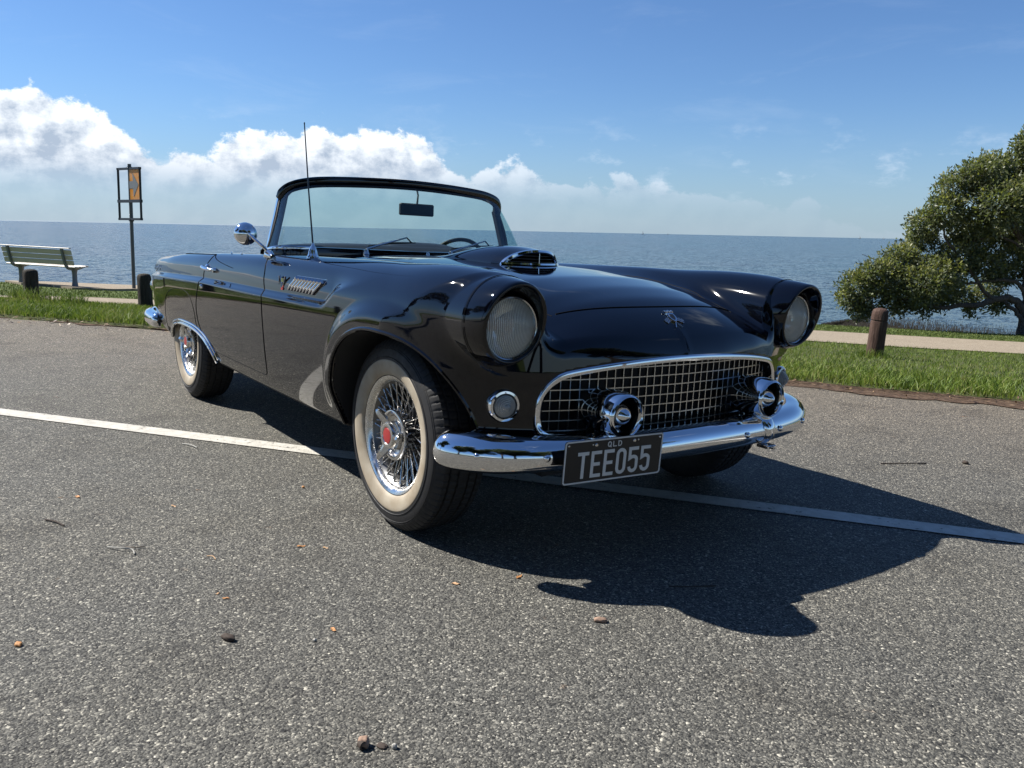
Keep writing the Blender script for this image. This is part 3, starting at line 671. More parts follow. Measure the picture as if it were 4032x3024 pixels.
# ---- sign on a pole
S0 = np.array([-19.236, 2.216]); zS = float(gz(*S0)); sg = tag(empty('sign_post', (*S0, zS), 0), 'sign on a grey pole, orange panel with an arrow pointing right', 'sign')
M_pole = P('galvanised_pole', (.10, .105, .11), .5, .4); M_frame = P('sign_frame_dark', (.016, .02, .028), .45)
sg.rotation_euler = (.0, -.02, 0)
MB().tube([(0, 0, -.3), (0, 0, 3.06)], .042, 16).build('pole', M_pole, sg)
# frame plane: horizontal direction seen at a slant
hd = np.array([cr.x, cr.y, 0]); hd /= np.linalg.norm(hd); dp = np.array([cf.x, cf.y, 0]); dp /= np.linalg.norm(dp); ph = math.radians(58)
fh = hd * math.cos(ph) - dp * math.sin(ph) * -1; Wf = .33 / .53 * .78
hd_t, dp_t = hd, dp; dp = np.array([-.981, .195, 0]); hd = np.array([.195, .981, 0]); fx = hd * math.cos(ph) + dp * -math.sin(ph)
def fpnt(u, z): return fx * u * .98 + np.array([0, 0, z]) - dp * .05
pf = [(.026, .026), (.026, -.026), (-.026, -.026), (-.026, .026)]
uL, uR = -.49, .42; zt_, zm, zb = 2.95, 2.19, 1.765
for nm, a, b in (('frame_bar', (uL, zb), (uL, zt_)), ('frame_bar', (uR, zb), (uR, zt_)), ('frame_bar', (uL, zt_), (uR, zt_)), ('frame_bar', (uL, zb), (uR, zb)), ('frame_bar', (uL, zm), (uR, zm))):
    d_ = np.array([b[0] - a[0], b[1] - a[1]]); d_ /= np.linalg.norm(d_); q = 1.3 if nm and a[1] == zm else 1
    MB().tube([fpnt(a[0] - d_[0] * .026, a[1] - d_[1] * .026), fpnt(b[0] + d_[0] * .026, b[1] + d_[1] * .026)], q, prof=pf, up=tuple(dp)).build(nm, M_frame, sg, smooth=False)
M_or = P('orange_panel', (.86, .44, .16), .4); N, L, B = nodes(M_or); v = N.new('ShaderNodeTexCoord').outputs['Object']; L.new(rmp(N, L, tn(N, L, v, 3.0, 3), [(.38, (.80, .36, .02)), (.52, (.85, .50, .22))]), B.inputs['Base Color'])
trl = N.new('ShaderNodeBsdfTranslucent'); trl.inputs[0].default_value = (.9, .5, .15, 1); mx = N.new('ShaderNodeMixShader'); mx.inputs[0].default_value = .5; L.new(B.outputs[0], mx.inputs[1]); L.new(trl.outputs[0], mx.inputs[2]); L.new(mx.outputs[0], N['Material Output'].inputs[0])
nf = np.cross(fx, [0, 0, 1]); nf /= np.linalg.norm(nf); nf = nf if nf @ dp < 0 else -nf
u0, u1, z0_, z1_ = -.06, uR - .02, zm + .02, zt_ - .02
def slab(name, poly, d0, d1, mat):
    q = [fpnt(u, z) for u, z in poly]; n = len(q); V_ = [p + nf * d0 for p in q] + [p + nf * d1 for p in q]
    return MB().add(V_, [tuple(range(n)), tuple(range(n, 2 * n))[::-1]] + [(i, (i + 1) % n, n + (i + 1) % n, n + i) for i in range(n)]).build(name, mat, sg, smooth=False)
slab('arrow_panel', [(u0, z0_), (u1, z0_), (u1, z1_), (u0, z1_)], 0, .004, M_or)
zc = (z0_ + z1_) / 2; w_ = u1 - u0
slab('arrow', [(u0 + .07 * w_, zc + .085), (u0 + .42 * w_, zc + .085), (u0 + .40 * w_, zc + .28), (u1 - .10 * w_, zc), (u0 + .46 * w_, zc - .28), (u0 + .42 * w_, zc - .085), (u0 + .07 * w_, zc - .085)], .006, .009, P('arrow_grey', (.16, .17, .18), .5))
MB().box((0, 0, 2.97), (.10, .10, .05)).build('bracket', M_frame, sg, smooth=False); MB().box((0, 0, 1.74), (.10, .10, .05)).build('bracket', M_frame, sg, smooth=False)
# little boxed stake on lawn? (none)

# ---- trees
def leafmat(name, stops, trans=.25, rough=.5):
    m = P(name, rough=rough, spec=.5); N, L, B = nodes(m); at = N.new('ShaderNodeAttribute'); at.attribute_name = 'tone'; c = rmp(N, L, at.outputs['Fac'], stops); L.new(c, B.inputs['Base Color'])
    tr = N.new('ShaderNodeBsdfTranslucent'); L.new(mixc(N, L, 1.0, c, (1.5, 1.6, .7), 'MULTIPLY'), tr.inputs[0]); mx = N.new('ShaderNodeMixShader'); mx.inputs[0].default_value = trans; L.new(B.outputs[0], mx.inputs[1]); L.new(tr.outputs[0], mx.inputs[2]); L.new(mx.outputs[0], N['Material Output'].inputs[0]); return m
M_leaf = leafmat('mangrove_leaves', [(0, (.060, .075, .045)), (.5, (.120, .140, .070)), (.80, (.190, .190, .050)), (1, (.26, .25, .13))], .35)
M_leaf2 = leafmat('park_tree_leaves', [(0, (.022, .035, .014)), (.6, (.045, .068, .024)), (1, (.09, .11, .04))])
M_bark = woodmat('bark', (.035, .030, .026), (.085, .074, .064), (.17, .155, .14))
def leaves(name, tips, dirs, per, ln, wd, mat, parent):
    n = len(tips) * per; c = np.repeat(tips, per, 0) + rng.normal(0, ln * .55, (n, 3)); a = rng.uniform(0, 2 * np.pi, n)
    d = np.repeat(dirs, per, 0) * .7 + rng.normal(0, .65, (n, 3)); d[:, 2] += .15; d /= np.linalg.norm(d, axis=1)[:, None]; r_ = rng.normal(0, 1, (n, 3)); s = np.cross(d, r_); s /= np.linalg.norm(s, axis=1)[:, None]; u = np.cross(s, d)
    l = ln * rng.uniform(.7, 1.3, (n, 1)); w_ = wd * rng.uniform(.7, 1.3, (n, 1))
    V_ = np.stack([c, c + d * l * .5 + s * w_ * .5 + u * w_ * .12, c + d * l, c + d * l * .5 - s * w_ * .5 + u * w_ * .12], 1).reshape(-1, 3)
    i = (np.arange(n) * 4)[:, None]; F_ = (i + [0, 1, 2, 3]).astype(np.int32); o = mesh_np(name, V_, F_, mat, parent, True)
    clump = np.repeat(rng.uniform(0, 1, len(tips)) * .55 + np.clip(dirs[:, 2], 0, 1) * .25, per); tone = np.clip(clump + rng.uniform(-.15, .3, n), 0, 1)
    at = o.data.attributes.new('tone', 'FLOAT', 'POINT'); at.data.foreach_set('value', np.repeat(tone, 4).astype(np.float32)); tag(o, kind='stuff'); return o
def blobtips(blobs, dens, rnd=rng):
    T_, D_ = [], []
    for (c, r) in blobs:
        c = np.array(c, float); r = np.array(r, float) if np.ndim(r) else np.array([r] * 3); n = int(dens * (r[0] * r[1] + r[1] * r[2] + r[0] * r[2]) / 3 * 4 * np.pi); d = rnd.normal(0, 1, (n, 3)); d /= np.linalg.norm(d, axis=1)[:, None]
        q = rnd.uniform(.25, 1.05, (n, 1)) ** .45; bump = 1 + .16 * np.sin(d[:, :1] * 5 + c[0] * 3) * np.cos(d[:, 1:2] * 6 + c[2]) + .10 * np.sin(d[:, 2:3] * 11 + c[1] * 5)
        T_.append(c + d * r * q * bump); D_.append(d)
    return np.concatenate(T_), np.concatenate(D_)
TB = np.array([-7.915, 23.546]); zT = float(gz(*TB)); tr_ = tag(empty('mangrove_tree', (*TB, zT), 0), 'spreading grey green mangrove at the water edge with low crooked limbs', 'tree')
hd, dp = hd_t, dp_t; rh = hd; dpv = dp
def tp(x, y, dd=0): w_ = (x - 1215) * .00493; h_ = (1250 - y) * .00493; return rh * w_ + np.array([0, 0, h_]) + dpv * dd
BL = [(250, 1010, 100, .2), (330, 930, 90, 0), (205, 1085, 62, .3), (300, 1110, 60, .2), (400, 960, 115, 0), (475, 850, 95, .3), (560, 980, 120, -.4), (540, 850, 90, .6), (690, 930, 140, 0), (650, 1060, 75, .2), (760, 1060, 70, .5), (600, 640, 90, .4), (680, 560, 105, 0), (735, 420, 95, .2), (640, 720, 80, .8), (845, 350, 110, 0), (960, 330, 110, .5), (1040, 300, 95, 1), (1150, 170, 100, .3), (1230, 130, 90, .6), (1230, 280, 120, 1), (930, 520, 140, -.6), (860, 640, 120, .2), (1070, 470, 125, -.3), (1200, 480, 120, .4), (980, 700, 110, .8), (820, 800, 120, .3), (960, 850, 80, 0), (1150, 640, 100, .6), (1110, 800, 75, .2), (1240, 700, 90, 1), (1060, 900, 60, .4), (1180, 900, 70, .8), (1350, 300, 190, .5), (1400, 560, 190, 0), (1360, 850, 140, .3), (1560, 700, 200, .5), (1500, 420, 180, .5), (1090, 1085, 45, .2), (980, 1110, 40, .6), (1150, 1090, 40, .9), (450, 1100, 60, .2), (540, 1110, 55, .4), (260, 1155, 45, .1), (330, 1150, 42, .4), (640, 1120, 48, .1), (1010, 1050, 60, 1.2), (880, 1010, 70, 1.0), (1150, 990, 70, 1.4)]
bl_ = [(tp(x, y, d_ * 1.0), np.array([r, r * 1.0, r * .92]) * .00493) for x, y, r, d_ in BL]
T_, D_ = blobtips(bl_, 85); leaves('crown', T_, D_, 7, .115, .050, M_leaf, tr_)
def limb(pts, r0, r1, name='limb', par=None, mat=None):
    c = cspline(pts, 6); c[:, :3] += rng.normal(0, .012, c.shape); t = np.linspace(0, 1, len(c)); return MB().tube(c, r0 + (r1 - r0) * t ** .8, 9).build(name, mat or M_bark, par)
limb([tp(1225, 1290), tp(1222, 1200), tp(1225, 1100), tp(1215, 950, .1), tp(1195, 780, .2), tp(1120, 650, .2), tp(1000, 560, .1), tp(900, 500, 0)], .20, .05, 'trunk', tr_)
limb([tp(1222, 1180), tp(1185, 1080), tp(1120, 1035), tp(1030, 1045), tp(940, 1080), tp(850, 1085), tp(740, 1105), tp(600, 1090), tp(450, 1060), tp(300, 1040)], .13, .03, 'limb', tr_)
limb([tp(1190, 1235, -.2), tp(1185, 1160, -.2), tp(1140, 1100, -.1), tp(1075, 1050, 0)], .075, .05, 'limb', tr_)
limb([tp(1030, 1045), tp(960, 1000), tp(880, 900), tp(800, 820), tp(700, 720), tp(680, 600)], .07, .02, 'limb', tr_)
limb([tp(1225, 1060), tp(1170, 960), tp(1080, 930), tp(980, 940), tp(860, 960), tp(720, 930), tp(560, 880)], .07, .018, 'limb', tr_)
limb([tp(1205, 860), tp(1180, 780), tp(1060, 700), tp(940, 690), tp(820, 740)], .06, .018, 'limb', tr_)
limb([tp(1190, 760), tp(1210, 560), tp(1180, 350), tp(1160, 200)], .07, .015, 'limb', tr_)
limb([tp(1100, 640), tp(1020, 470), tp(930, 380), tp(820, 350)], .05, .012, 'limb', tr_)
limb([tp(1215, 1000), tp(1330, 820), tp(1420, 640), tp(1450, 400)], .10, .02, 'limb', tr_)
for _ in range(60):
    b_ = bl_[rng.integers(0, 33)]; c0 = b_[0]; q = c0 + (np.array(tp(1120, 800)) - c0) * rng.uniform(.12, .3) + rng.normal(0, .15, 3); e_ = c0 + rng.normal(0, .30, 3); limb([q, (q + e_) / 2 + rng.normal(0, .08, 3), e_], .018, .006, 'twig', tr_)
# mud with breathing roots in front of the mangrove
mudp = [tuple(TB + rh[:2] * a + dpv[:2] * b) for a, b in ((-5.4, -2.6), (-5.6, 1.0), (-2, 6.5), (9, 8), (9, -2.2), (2.5, -1.2), (-1.0, -.75), (-3.4, -1.5))]
mz = zT - .14; mm = MB().add([(*p, mz) for p in mudp] + [(*p, mz - .8) for p in mudp], [tuple(range(8))[::-1]] + [(i, (i + 1) % 8, 8 + (i + 1) % 8, 8 + i) for i in range(8)]).build('mud_bank', M_mud, smooth=False); tag(mm, kind='structure')
n = 9000; a = rng.uniform(-5.2, 5.5, n); b = rng.uniform(-1.4, 6.2, n); b = np.minimum(b, 1.0 + (a + 5.6) * 1.3); pp = TB + rh[:2] * a[:, None] + dpv[:2] * b[:, None]; h = rng.uniform(.05, .16, n); r_ = .014
V_ = np.stack([np.c_[pp + [r_, 0], np.full(n, mz - .02)], np.c_[pp + [-r_ * .5, r_ * .87], np.full(n, mz - .02)], np.c_[pp + [-r_ * .5, -r_ * .87], np.full(n, mz - .02)], np.c_[pp + rng.normal(0, .012, (n, 2)), mz + h]], 1).reshape(-1, 3); i = (np.arange(n) * 4)[:, None]
F_ = np.concatenate([i + [0, 1, 3], i + [1, 2, 3], i + [2, 0, 3]]).astype(np.int32); tag(mesh_np('breathing_roots', V_, F_, M_mud), 'dark bristle of breathing roots on the mud below the mangrove', 'roots', kind='stuff')
# park trees around the car park: they stand behind and beside the photographer and show only mirrored in paint and chrome
def park_tree(seed, hgt):
    r2 = np.random.default_rng(seed); root = empty('park_tree'); th = hgt * .32
    bl2 = []
    for k in range(15):
        a = r2.uniform(0, 2 * np.pi); q = r2.uniform(0, hgt * .33); z = th + r2.uniform(.12, 1) * hgt * .62; bl2.append((np.array([q * math.cos(a), q * math.sin(a), z]), r2.uniform(.11, .17) * hgt))
    T_, D_ = blobtips(bl2, 9, r2); leaves('crown', T_, D_, 7, .34, .12, M_leaf2, root)
    MB().tube(cspline([(0, 0, -.3), (.1, 0, th * .6), (0, .15, th * 1.2), (.2, 0, hgt * .7)], 6), np.linspace(.28, .07, 19), 10).build('trunk', M_bark, root)
    for b_ in bl2[:9]: MB().tube(cspline([(0, 0, th * .9), tuple(b_[0] * .5 + [0, 0, th * .5]), tuple(b_[0])], 5), np.linspace(.11, .03, 11), 7).build('limb', M_bark, root)
    return root
tA = park_tree(3, 13.0); tB_ = park_tree(8, 10.5); GT = 'park trees behind the photographer mirrored in the chrome'
spots = [(11.5, -9, tA), (3.5, -14.5, tB_), (16, -2, tB_), (-6, -17, tA), (16, 8, tA), (8.5, -15, tB_), (17, -9, tA), (-22, -21, tB_)]
nm_ = ['broad tree diagonally behind the photographer', 'smaller tree right behind the photographer', 'small tree in front of the car nose', 'broad tree on the lawn level with the tail', 'broad tree ahead and left of the car', 'small tree farther back behind the photographer', 'broad tree farthest ahead on the lawn', 'small tree on the lawn behind the tail']
used = set()
for (x, y, src), lb in zip(spots, nm_):
    if id(src) in used:
        o = src.copy(); COL.objects.link(o)
        for ch in [c for c in COL.objects if c.parent is src]: d_ = ch.copy(); COL.objects.link(d_); d_.parent = o
    else: o = src; used.add(id(src))
    o.location = (x, y, 0); o.rotation_euler = (0, 0, x * 1.3); tag(o, lb + ', seen only in reflections', 'tree', GT)

# dead leaves and bark bits on the dirt edge
n = 1500; pL = scatter([(p[0] - E2[0] * .42, p[1] - E2[1] * .42) for p in EDGE], [(p[0] + E2[0] * .25, p[1] + E2[1] * .25) for p in EDGE], .40, .80, n, 0, 1); a = rng.uniform(0, 6.28, n); s_ = rng.uniform(.008, .026, n); w2 = s_ * rng.uniform(.25, .6, n)
u_ = np.c_[np.cos(a), np.sin(a), rng.normal(0, .25, n)] * s_[:, None]; v_ = np.c_[-np.sin(a), np.cos(a), rng.normal(0, .3, n)] * w2[:, None]; c0 = np.c_[pL, gz(pL[:, 0], pL[:, 1]) + rng.uniform(.012, .035, n)]
V_ = np.stack([c0 - u_, c0 - v_, c0 + u_, c0 + v_], 1).reshape(-1, 3); o = mesh_np('leaf_litter', V_, ((np.arange(n) * 4)[:, None] + [0, 1, 2, 3]).astype(np.int32), leafmat('litter_bits', [(0, (.04, .022, .014)), (.5, (.11, .06, .035)), (1, (.30, .20, .11))], .1))
at = o.data.attributes.new('tone', 'FLOAT', 'POINT'); at.data.foreach_set('value', np.repeat(rng.uniform(0, 1, n), 4).astype(np.float32)); tag(o, 'brown dead leaves and bark bits strewn along the dirt edge', 'leaf litter', kind='stuff')

# ---- litter on the asphalt
M_lf = P('dry_leaf', (.42, .20, .07), .7); M_lf2 = P('pale_leaf', (.48, .30, .16), .7); M_pod = P('seed_pod', (.26, .17, .12), .8); M_dk = P('dark_bark', (.045, .032, .024), .85); M_tw = P('grey_twig', (.16, .13, .10), .8); M_peb = P('pebble', (.32, .31, .28), .7)
def leaf(x, y, s, a, mat, lab):
    pts = [(-1, 0), (-.55, .35), (-.1, .42), (.35, .30), (.8, .12), (1.1, 0), (.75, -.2), (.3, -.34), (-.2, -.40), (-.7, -.28)]; V_ = []
    for k, (u, w_) in enumerate(pts): V_.append((u * s, w_ * s * (1 + .15 * math.sin(k * 2.3)), s * (.16 + .14 * math.sin(k * 1.7 + x * 9))))
    n = len(V_); V_ = V_ + [(0, 0, s * .10)] + [(p[0], p[1], p[2] - .0008) for p in V_] + [(0, 0, s * .10 - .0008)]
    F_ = [(i, (i + 1) % n, n) for i in range(n)] + [((i + 1) % n + n + 1, i + n + 1, 2 * n + 1) for i in range(n)] + [(i, i + n + 1, (i + 1) % n + n + 1, (i + 1) % n) for i in range(n)]
    o = MB().add(V_, F_).build('fallen_leaf', mat); o.location = (x, y, .001); o.rotation_euler = (0, 0, a); tag(o, lab, 'leaf', 'leaf litter on the asphalt'); return o
for (x, y, s, a, mt, lb) in ((-.841, -1.659, .016, .3, M_lf, 'orange dead leaf on the asphalt left, below the white line'), (.02, -1.133, .014, 1.2, M_lf, 'orange leaf on the asphalt left of the front wheel'), (-.574, -1.384, .012, .4, M_lf2, 'pale orange leaf between the left twigs and the front wheel'), (.574, -.656, .015, 2, M_lf, 'bright orange leaf just outside the shadow below the number plate'), (.521, -.851, .014, .8, M_lf2, 'pale brown leaf a hand left of the bright orange leaf'), (.285, -1.455, .010, 1, M_lf, 'small orange scrap above the dark bark chip'), (.244, -1.465, .008, 2, M_lf2, 'smallest pale scrap beside the orange scrap'), (.606, -1.277, .013, .1, M_lf, 'rust coloured crumpled leaf right of the dark bark chip'), (.07, -1.07, .010, .5, M_lf2, 'pale fleck right of the orange leaf by the front wheel')): leaf(x, y, s, a, mt, lb)
def lump(name, x, y, dims, a, mat, lab, cat, seed=1, hole=False):
    r2 = np.random.default_rng(seed); bm = bmesh.new(); bmesh.ops.create_icosphere(bm, subdivisions=3, radius=1)
    for v_ in bm.verts:
        c = v_.co; k = 1 + .16 * math.sin(c.x * 4 + seed) * math.cos(c.y * 5) + .08 * math.sin(c.z * 11 + c.x * 7)
        v_.co = Vector((c.x * dims[0] * k, c.y * dims[1] * k, max(c.z, -.75) * dims[2] * k))
    me = bpy.data.meshes.new(name); bm.to_mesh(me); bm.free(); me.polygons.foreach_set('use_smooth', np.ones(len(me.polygons), bool)); me.materials.append(mat); o = bpy.data.objects.new(name, me); COL.objects.link(o); o.location = (x, y, dims[2] * .7); o.rotation_euler = (0, 0, a); return tag(o, lab, cat)
lump('seed_pod', .927, -.639, (.019, .009, .008), .9, M_pod, 'brown curled seed pod on the asphalt below the car shadow', 'seed pod', 2)
lump('bark_chip', .521, -1.521, (.021, .010, .009), .5, M_dk, 'dark bark chip lying on the asphalt at lower left', 'bark', 3)
lump('bark_chip', .298, -1.952, (.012, .008, .005), .2, M_lf, 'orange bark chip near the left edge of the asphalt', 'bark', 4)
g_ = lump('gum_nut', 1.094, -1.426, (.0135, .012, .012), .2, M_pod, 'pinkish brown gum nut at the bottom edge of the photo', 'seed pod', 5)
MB().lathe([(.0075, -.012), (.0085, 0), (.0065, .0015), (.0055, -.004), (.0001, -.004)], 16, (.010, -.008, .001), 'x').build('nut_cup', M_dk, g_)
lump('gum_nut', 1.133, -1.377, (.006, .0055, .0065), .4, M_peb, 'smaller pale gum nut beside the pinkish one', 'seed pod', 6)
lump('crumbs', 1.115, -1.395, (.012, .009, .003), .4, M_dk, 'dark brown crumbs between the two gum nuts', 'bark', 7)
lump('pebble', .635, -1.34, (.005, .004, .004), .4, M_peb, 'pale pebble between bark chip and rusty leaf', 'stone', 8)
lump('pebble', .559, 2.177, (.016, .012, .010), .4, M_dk, 'dark stone on the sunlit asphalt right of the bumper', 'stone', 9)
lump('pebble', -.572, -.89, (.007, .006, .005), .4, M_lf, 'tiny orange seed above the white line end by the wheel', 'stone', 10)
def twig(pts, r, mat, lab): o = MB().tube(cspline([(x, y, z) for x, y, z in pts], 4), r, 6).build('twig', mat); tag(o, lab, 'twig'); return o
twig([(-1.46, -1.13, .004), (-1.41, -1.105, .008), (-1.36, -1.09, .004)], .003, M_peb, 'pale dry twig just below the white line')
twig([(-.26, -1.66, .004), (-.215, -1.628, .010), (-.20, -1.60, .006), (-.16, -1.60, .004)], .0022, M_peb, 'thin pale forked twig on the asphalt at left')
twig([(-.235, -1.61, .004), (-.21, -1.59, .006), (-.21, -1.56, .004)], .0018, M_tw, 'short grey twig touching the pale forked twig')
twig([(-.62, -1.79, .004), (-.578, -1.764, .006), (-.53, -1.745, .003)], .003, M_dk, 'dark twig above the pale forked twig')
twig([(-.04, -1.415, .003), (-.023, -1.402, .006), (-.0, -1.40, .003)], .0014, M_lf2, 'fine curved straw left of the front wheel')
twig([(.86, -.30, .003), (.90, -.25, .006), (.93, -.17, .003)], .002, M_dk, 'thin dark twig lying in the car shadow')
twig([(.35, 1.75, .003), (.42, 1.86, .008), (.46, 1.98, .003)], .003, M_dk, 'dark twig at the edge of the shadow right of the car')
# ------------------------------------------------------------------ materials of the car
M = {}
M['paint'] = P('black_paint', (.0010, .0012, .0030), .03, 0, spec=.5, coat=.15)
M['chrome'] = P('chrome', (.78, .78, .79), .045, 1)
M['chrome2'] = P('worn_chrome', (.62, .61, .60), .16, 1)
M['mast'] = P('dark_mast', (.10, .10, .10), .25, 1)
M['slat'] = P('scoop_slat_metal', (.05, .05, .055), .35, 1)
M['steel'] = P('spoke_steel', (.66, .65, .63), .2, 1)
M['grillebar'] = P('grille_bar_metal', (.50, .475, .43), .27, 1); M['silver'] = P('lamp_reflector', (.93, .93, .91), .12, 1)
M['rubber'] = P('tyre_rubber', (.018, .018, .019), .62, spec=.35)
M['white'] = P('whitewall_rubber', (.66, .60, .50), .6)
M['black'] = P('matt_black', (.006, .006, .006), .6)
M['gap'] = P('panel_gap', (.002, .002, .002), .7, spec=.1)
M['gasket'] = P('rubber_gasket', (.012, .012, .013), .5)
M['under'] = P('underbody', (.010, .010, .011), .75)
M['red'] = P('red_enamel', (.30, .025, .025), .3); M['barrel'] = P('rim_barrel_steel', (.16, .16, .16), .35, 1)
M['plate'] = P('plate_black', (.008, .008, .009), .35)
M['platewhite'] = P('plate_white', (.60, .60, .58), .4)
M['trim'] = P('interior_vinyl', (.012, .012, .014), .45)
M['carpet'] = P('carpet', (.02, .02, .022), .9)
def noise_rough(m, scale, lo, hi, bump=0, bscale=None):
    nt = m.node_tree; N = nt.nodes; b = N['Principled BSDF']
    tc = N.new('ShaderNodeTexCoord'); n = N.new('ShaderNodeTexNoise'); n.inputs['Scale'].default_value = scale; n.inputs['Detail'].default_value = 5
    nt.links.new(tc.outputs['Object'], n.inputs['Vector'])
    mr = N.new('ShaderNodeMapRange'); mr.inputs['From Min'].default_value = .3; mr.inputs['From Max'].default_value = .7
    mr.inputs['To Min'].default_value = lo; mr.inputs['To Max'].default_value = hi
    nt.links.new(n.outputs['Fac'], mr.inputs['Value']); nt.links.new(mr.outputs[0], b.inputs['Roughness'])
    if bump:
        bn = N.new('ShaderNodeBump'); bn.inputs['Strength'].default_value = bump; bn.inputs['Distance'].default_value = .001
        n2 = N.new('ShaderNodeTexNoise'); n2.inputs['Scale'].default_value = bscale; nt.links.new(tc.outputs['Object'], n2.inputs['Vector'])
        nt.links.new(n2.outputs['Fac'], bn.inputs['Height']); nt.links.new(bn.outputs[0], b.inputs['Normal'])
noise_rough(M['chrome'], 9, .03, .08); noise_rough(M['chrome2'], 30, .10, .26); noise_rough(M['steel'], 60, .15, .35)
noise_rough(M['paint'], 5, .02, .05); noise_rough(M['rubber'], 40, .5, .75, .4, 260)
def col_noise(m, c1, c2, scale, detail=6, inp='Base Color'):
    nt = m.node_tree; N = nt.nodes; b = N['Principled BSDF']
    tc = N.new('ShaderNodeTexCoord'); n = N.new('ShaderNodeTexNoise'); n.inputs['Scale'].default_value = scale; n.inputs['Detail'].default_value = detail
    nt.links.new(tc.outputs['Object'], n.inputs['Vector'])
    cr_ = N.new('ShaderNodeValToRGB'); cr_.color_ramp.elements[0].position = .32; cr_.color_ramp.elements[1].position = .68
    cr_.color_ramp.elements[0].color = (*c1, 1); cr_.color_ramp.elements[1].color = (*c2, 1)
    nt.links.new(n.outputs['Fac'], cr_.inputs[0]); nt.links.new(cr_.outputs[0], b.inputs[inp]); return n, cr_
col_noise(M['white'], (.27, .22, .155), (.37, .325, .25), 14)
def glassmat(name, tint, fres=1.0, rough=.0, ior=1.5):
    m = bpy.data.materials.new(name); m.use_nodes = True; nt = m.node_tree; N = nt.nodes; N.clear()
    o = N.new('ShaderNodeOutputMaterial'); mx = N.new('ShaderNodeMixShader'); t = N.new('ShaderNodeBsdfTransparent'); g = N.new('ShaderNodeBsdfGlossy')
    t.inputs[0].default_value = (*tint, 1); g.inputs['Roughness'].default_value = rough
    fr = N.new('ShaderNodeFresnel'); fr.inputs[0].default_value = ior
    nt.links.new(fr.outputs[0], mx.inputs[0]); nt.links.new(t.outputs[0], mx.inputs[1]); nt.links.new(g.outputs[0], mx.inputs[2]); nt.links.new(mx.outputs[0], o.inputs[0])
    return m, g, mx, N, nt
mg_, gg_, mxg_, Ng_, ntg_ = glassmat('windscreen_glass', (.82, .915, .915), ior=1.35); M['glass'] = mg_
mn_ = Ng_.new('ShaderNodeMath'); mn_.operation = 'MINIMUM'; mn_.inputs[1].default_value = .10; ntg_.links.new(mxg_.inputs[0].links[0].from_socket, mn_.inputs[0]); ntg_.links.new(mn_.outputs[0], mxg_.inputs[0])
m_, g_, mx_, N_, nt_ = glassmat('headlamp_lens', (.97, .98, .95), ior=1.6)
# ribbed lens: waves bend the gloss, and a pale diffuse share stands in for reflected light
w_ = N_.new('ShaderNodeTexWave'); w_.wave_type = 'BANDS'; w_.bands_direction = 'Y'; w_.inputs['Scale'].default_value = 52; w_.inputs['Distortion'].default_value = .2
tc_ = N_.new('ShaderNodeTexCoord'); nt_.links.new(tc_.outputs['Object'], w_.inputs['Vector'])
bp_ = N_.new('ShaderNodeBump'); bp_.inputs['Strength'].default_value = 1; bp_.inputs['Distance'].default_value = .003; nt_.links.new(w_.outputs['Fac'], bp_.inputs['Height'])
nt_.links.new(bp_.outputs[0], g_.inputs['Normal'])
df_ = N_.new('ShaderNodeBsdfPrincipled'); df_.inputs['Base Color'].default_value = (.90, .90, .82, 1); df_.inputs['Roughness'].default_value = .15
nt_.links.new(bp_.outputs[0], df_.inputs['Normal'])
mx2_ = N_.new('ShaderNodeMixShader'); mr_ = N_.new('ShaderNodeMapRange'); mr_.inputs['To Min'].default_value = .30; mr_.inputs['To Max'].default_value = .68
nt_.links.new(w_.outputs['Fac'], mr_.inputs['Value']); nt_.links.new(mr_.outputs[0], mx2_.inputs[0]); nt_.links.new(mx_.outputs[0], mx2_.inputs[1]); nt_.links.new(df_.outputs[0], mx2_.inputs[2])
nt_.links.new(mx2_.outputs[0], [n for n in N_ if n.type == 'OUTPUT_MATERIAL'][0].inputs[0])
M['lens'] = m_
M['lens2'] = P('parking_lens', (.34, .34, .32), .12, spec=.8, trans=.35)
M['mirrorglass'] = P('mirror_glass', (.8, .8, .82), .01, 1)

# ------------------------------------------------------------------ the car
car = tag(empty('convertible_car'), 'black open convertible with wire wheels and whitewall tyres, parked across the white line', 'car')

def surf_y(x, z, side=-1):
    """y of the body side at (x, z)"""
    x = np.atleast_1d(np.asarray(x, float)); z = np.atleast_1d(np.asarray(z, float))
    a = np.full(x.shape, .98); b = np.full(x.shape, .70)
    # march inwards from outside
    ys = np.linspace(.98, .60, 96); f = body_f(x[:, None], -ys[None, :], z[:, None]); i = np.argmax(f < 0, axis=1)
    i = np.where(f[np.arange(len(x)), i] < 0, np.maximum(i, 1), 1)
    a = ys[i - 1]; b = ys[i]
    for _ in range(16):
        m = (a + b) / 2; ins = body_f(x, -m, z) < 0; b = np.where(ins, m, b); a = np.where(ins, a, m)
    return side * a
def surf_z(x, y):
    x = np.atleast_1d(np.asarray(x, float)); y = np.atleast_1d(np.asarray(y, float))
    zs = np.linspace(1.05, .55, 126); f = body_f(x[:, None], y[:, None], zs[None, :]); i = np.maximum(np.argmax(f < 0, axis=1), 1)
    a = zs[i - 1]; b = zs[i]
    for _ in range(16):
        m = (a + b) / 2; ins = body_f(x, y, m) < 0; b = np.where(ins, m, b); a = np.where(ins, a, m)
    return a
def surf_x(y, z):
    y = np.atleast_1d(np.asarray(y, float)); z = np.atleast_1d(np.asarray(z, float))
    xs = np.linspace(.72, .2, 131); f = body_f(xs[None, :], y[:, None], z[:, None]); i = np.maximum(np.argmax(f < 0, axis=1), 1)
    a = xs[i - 1]; b = xs[i]
    for _ in range(16):
        m = (a + b) / 2; ins = body_f(m, y, z) < 0; b = np.where(ins, m, b); a = np.where(ins, a, m)
    return a
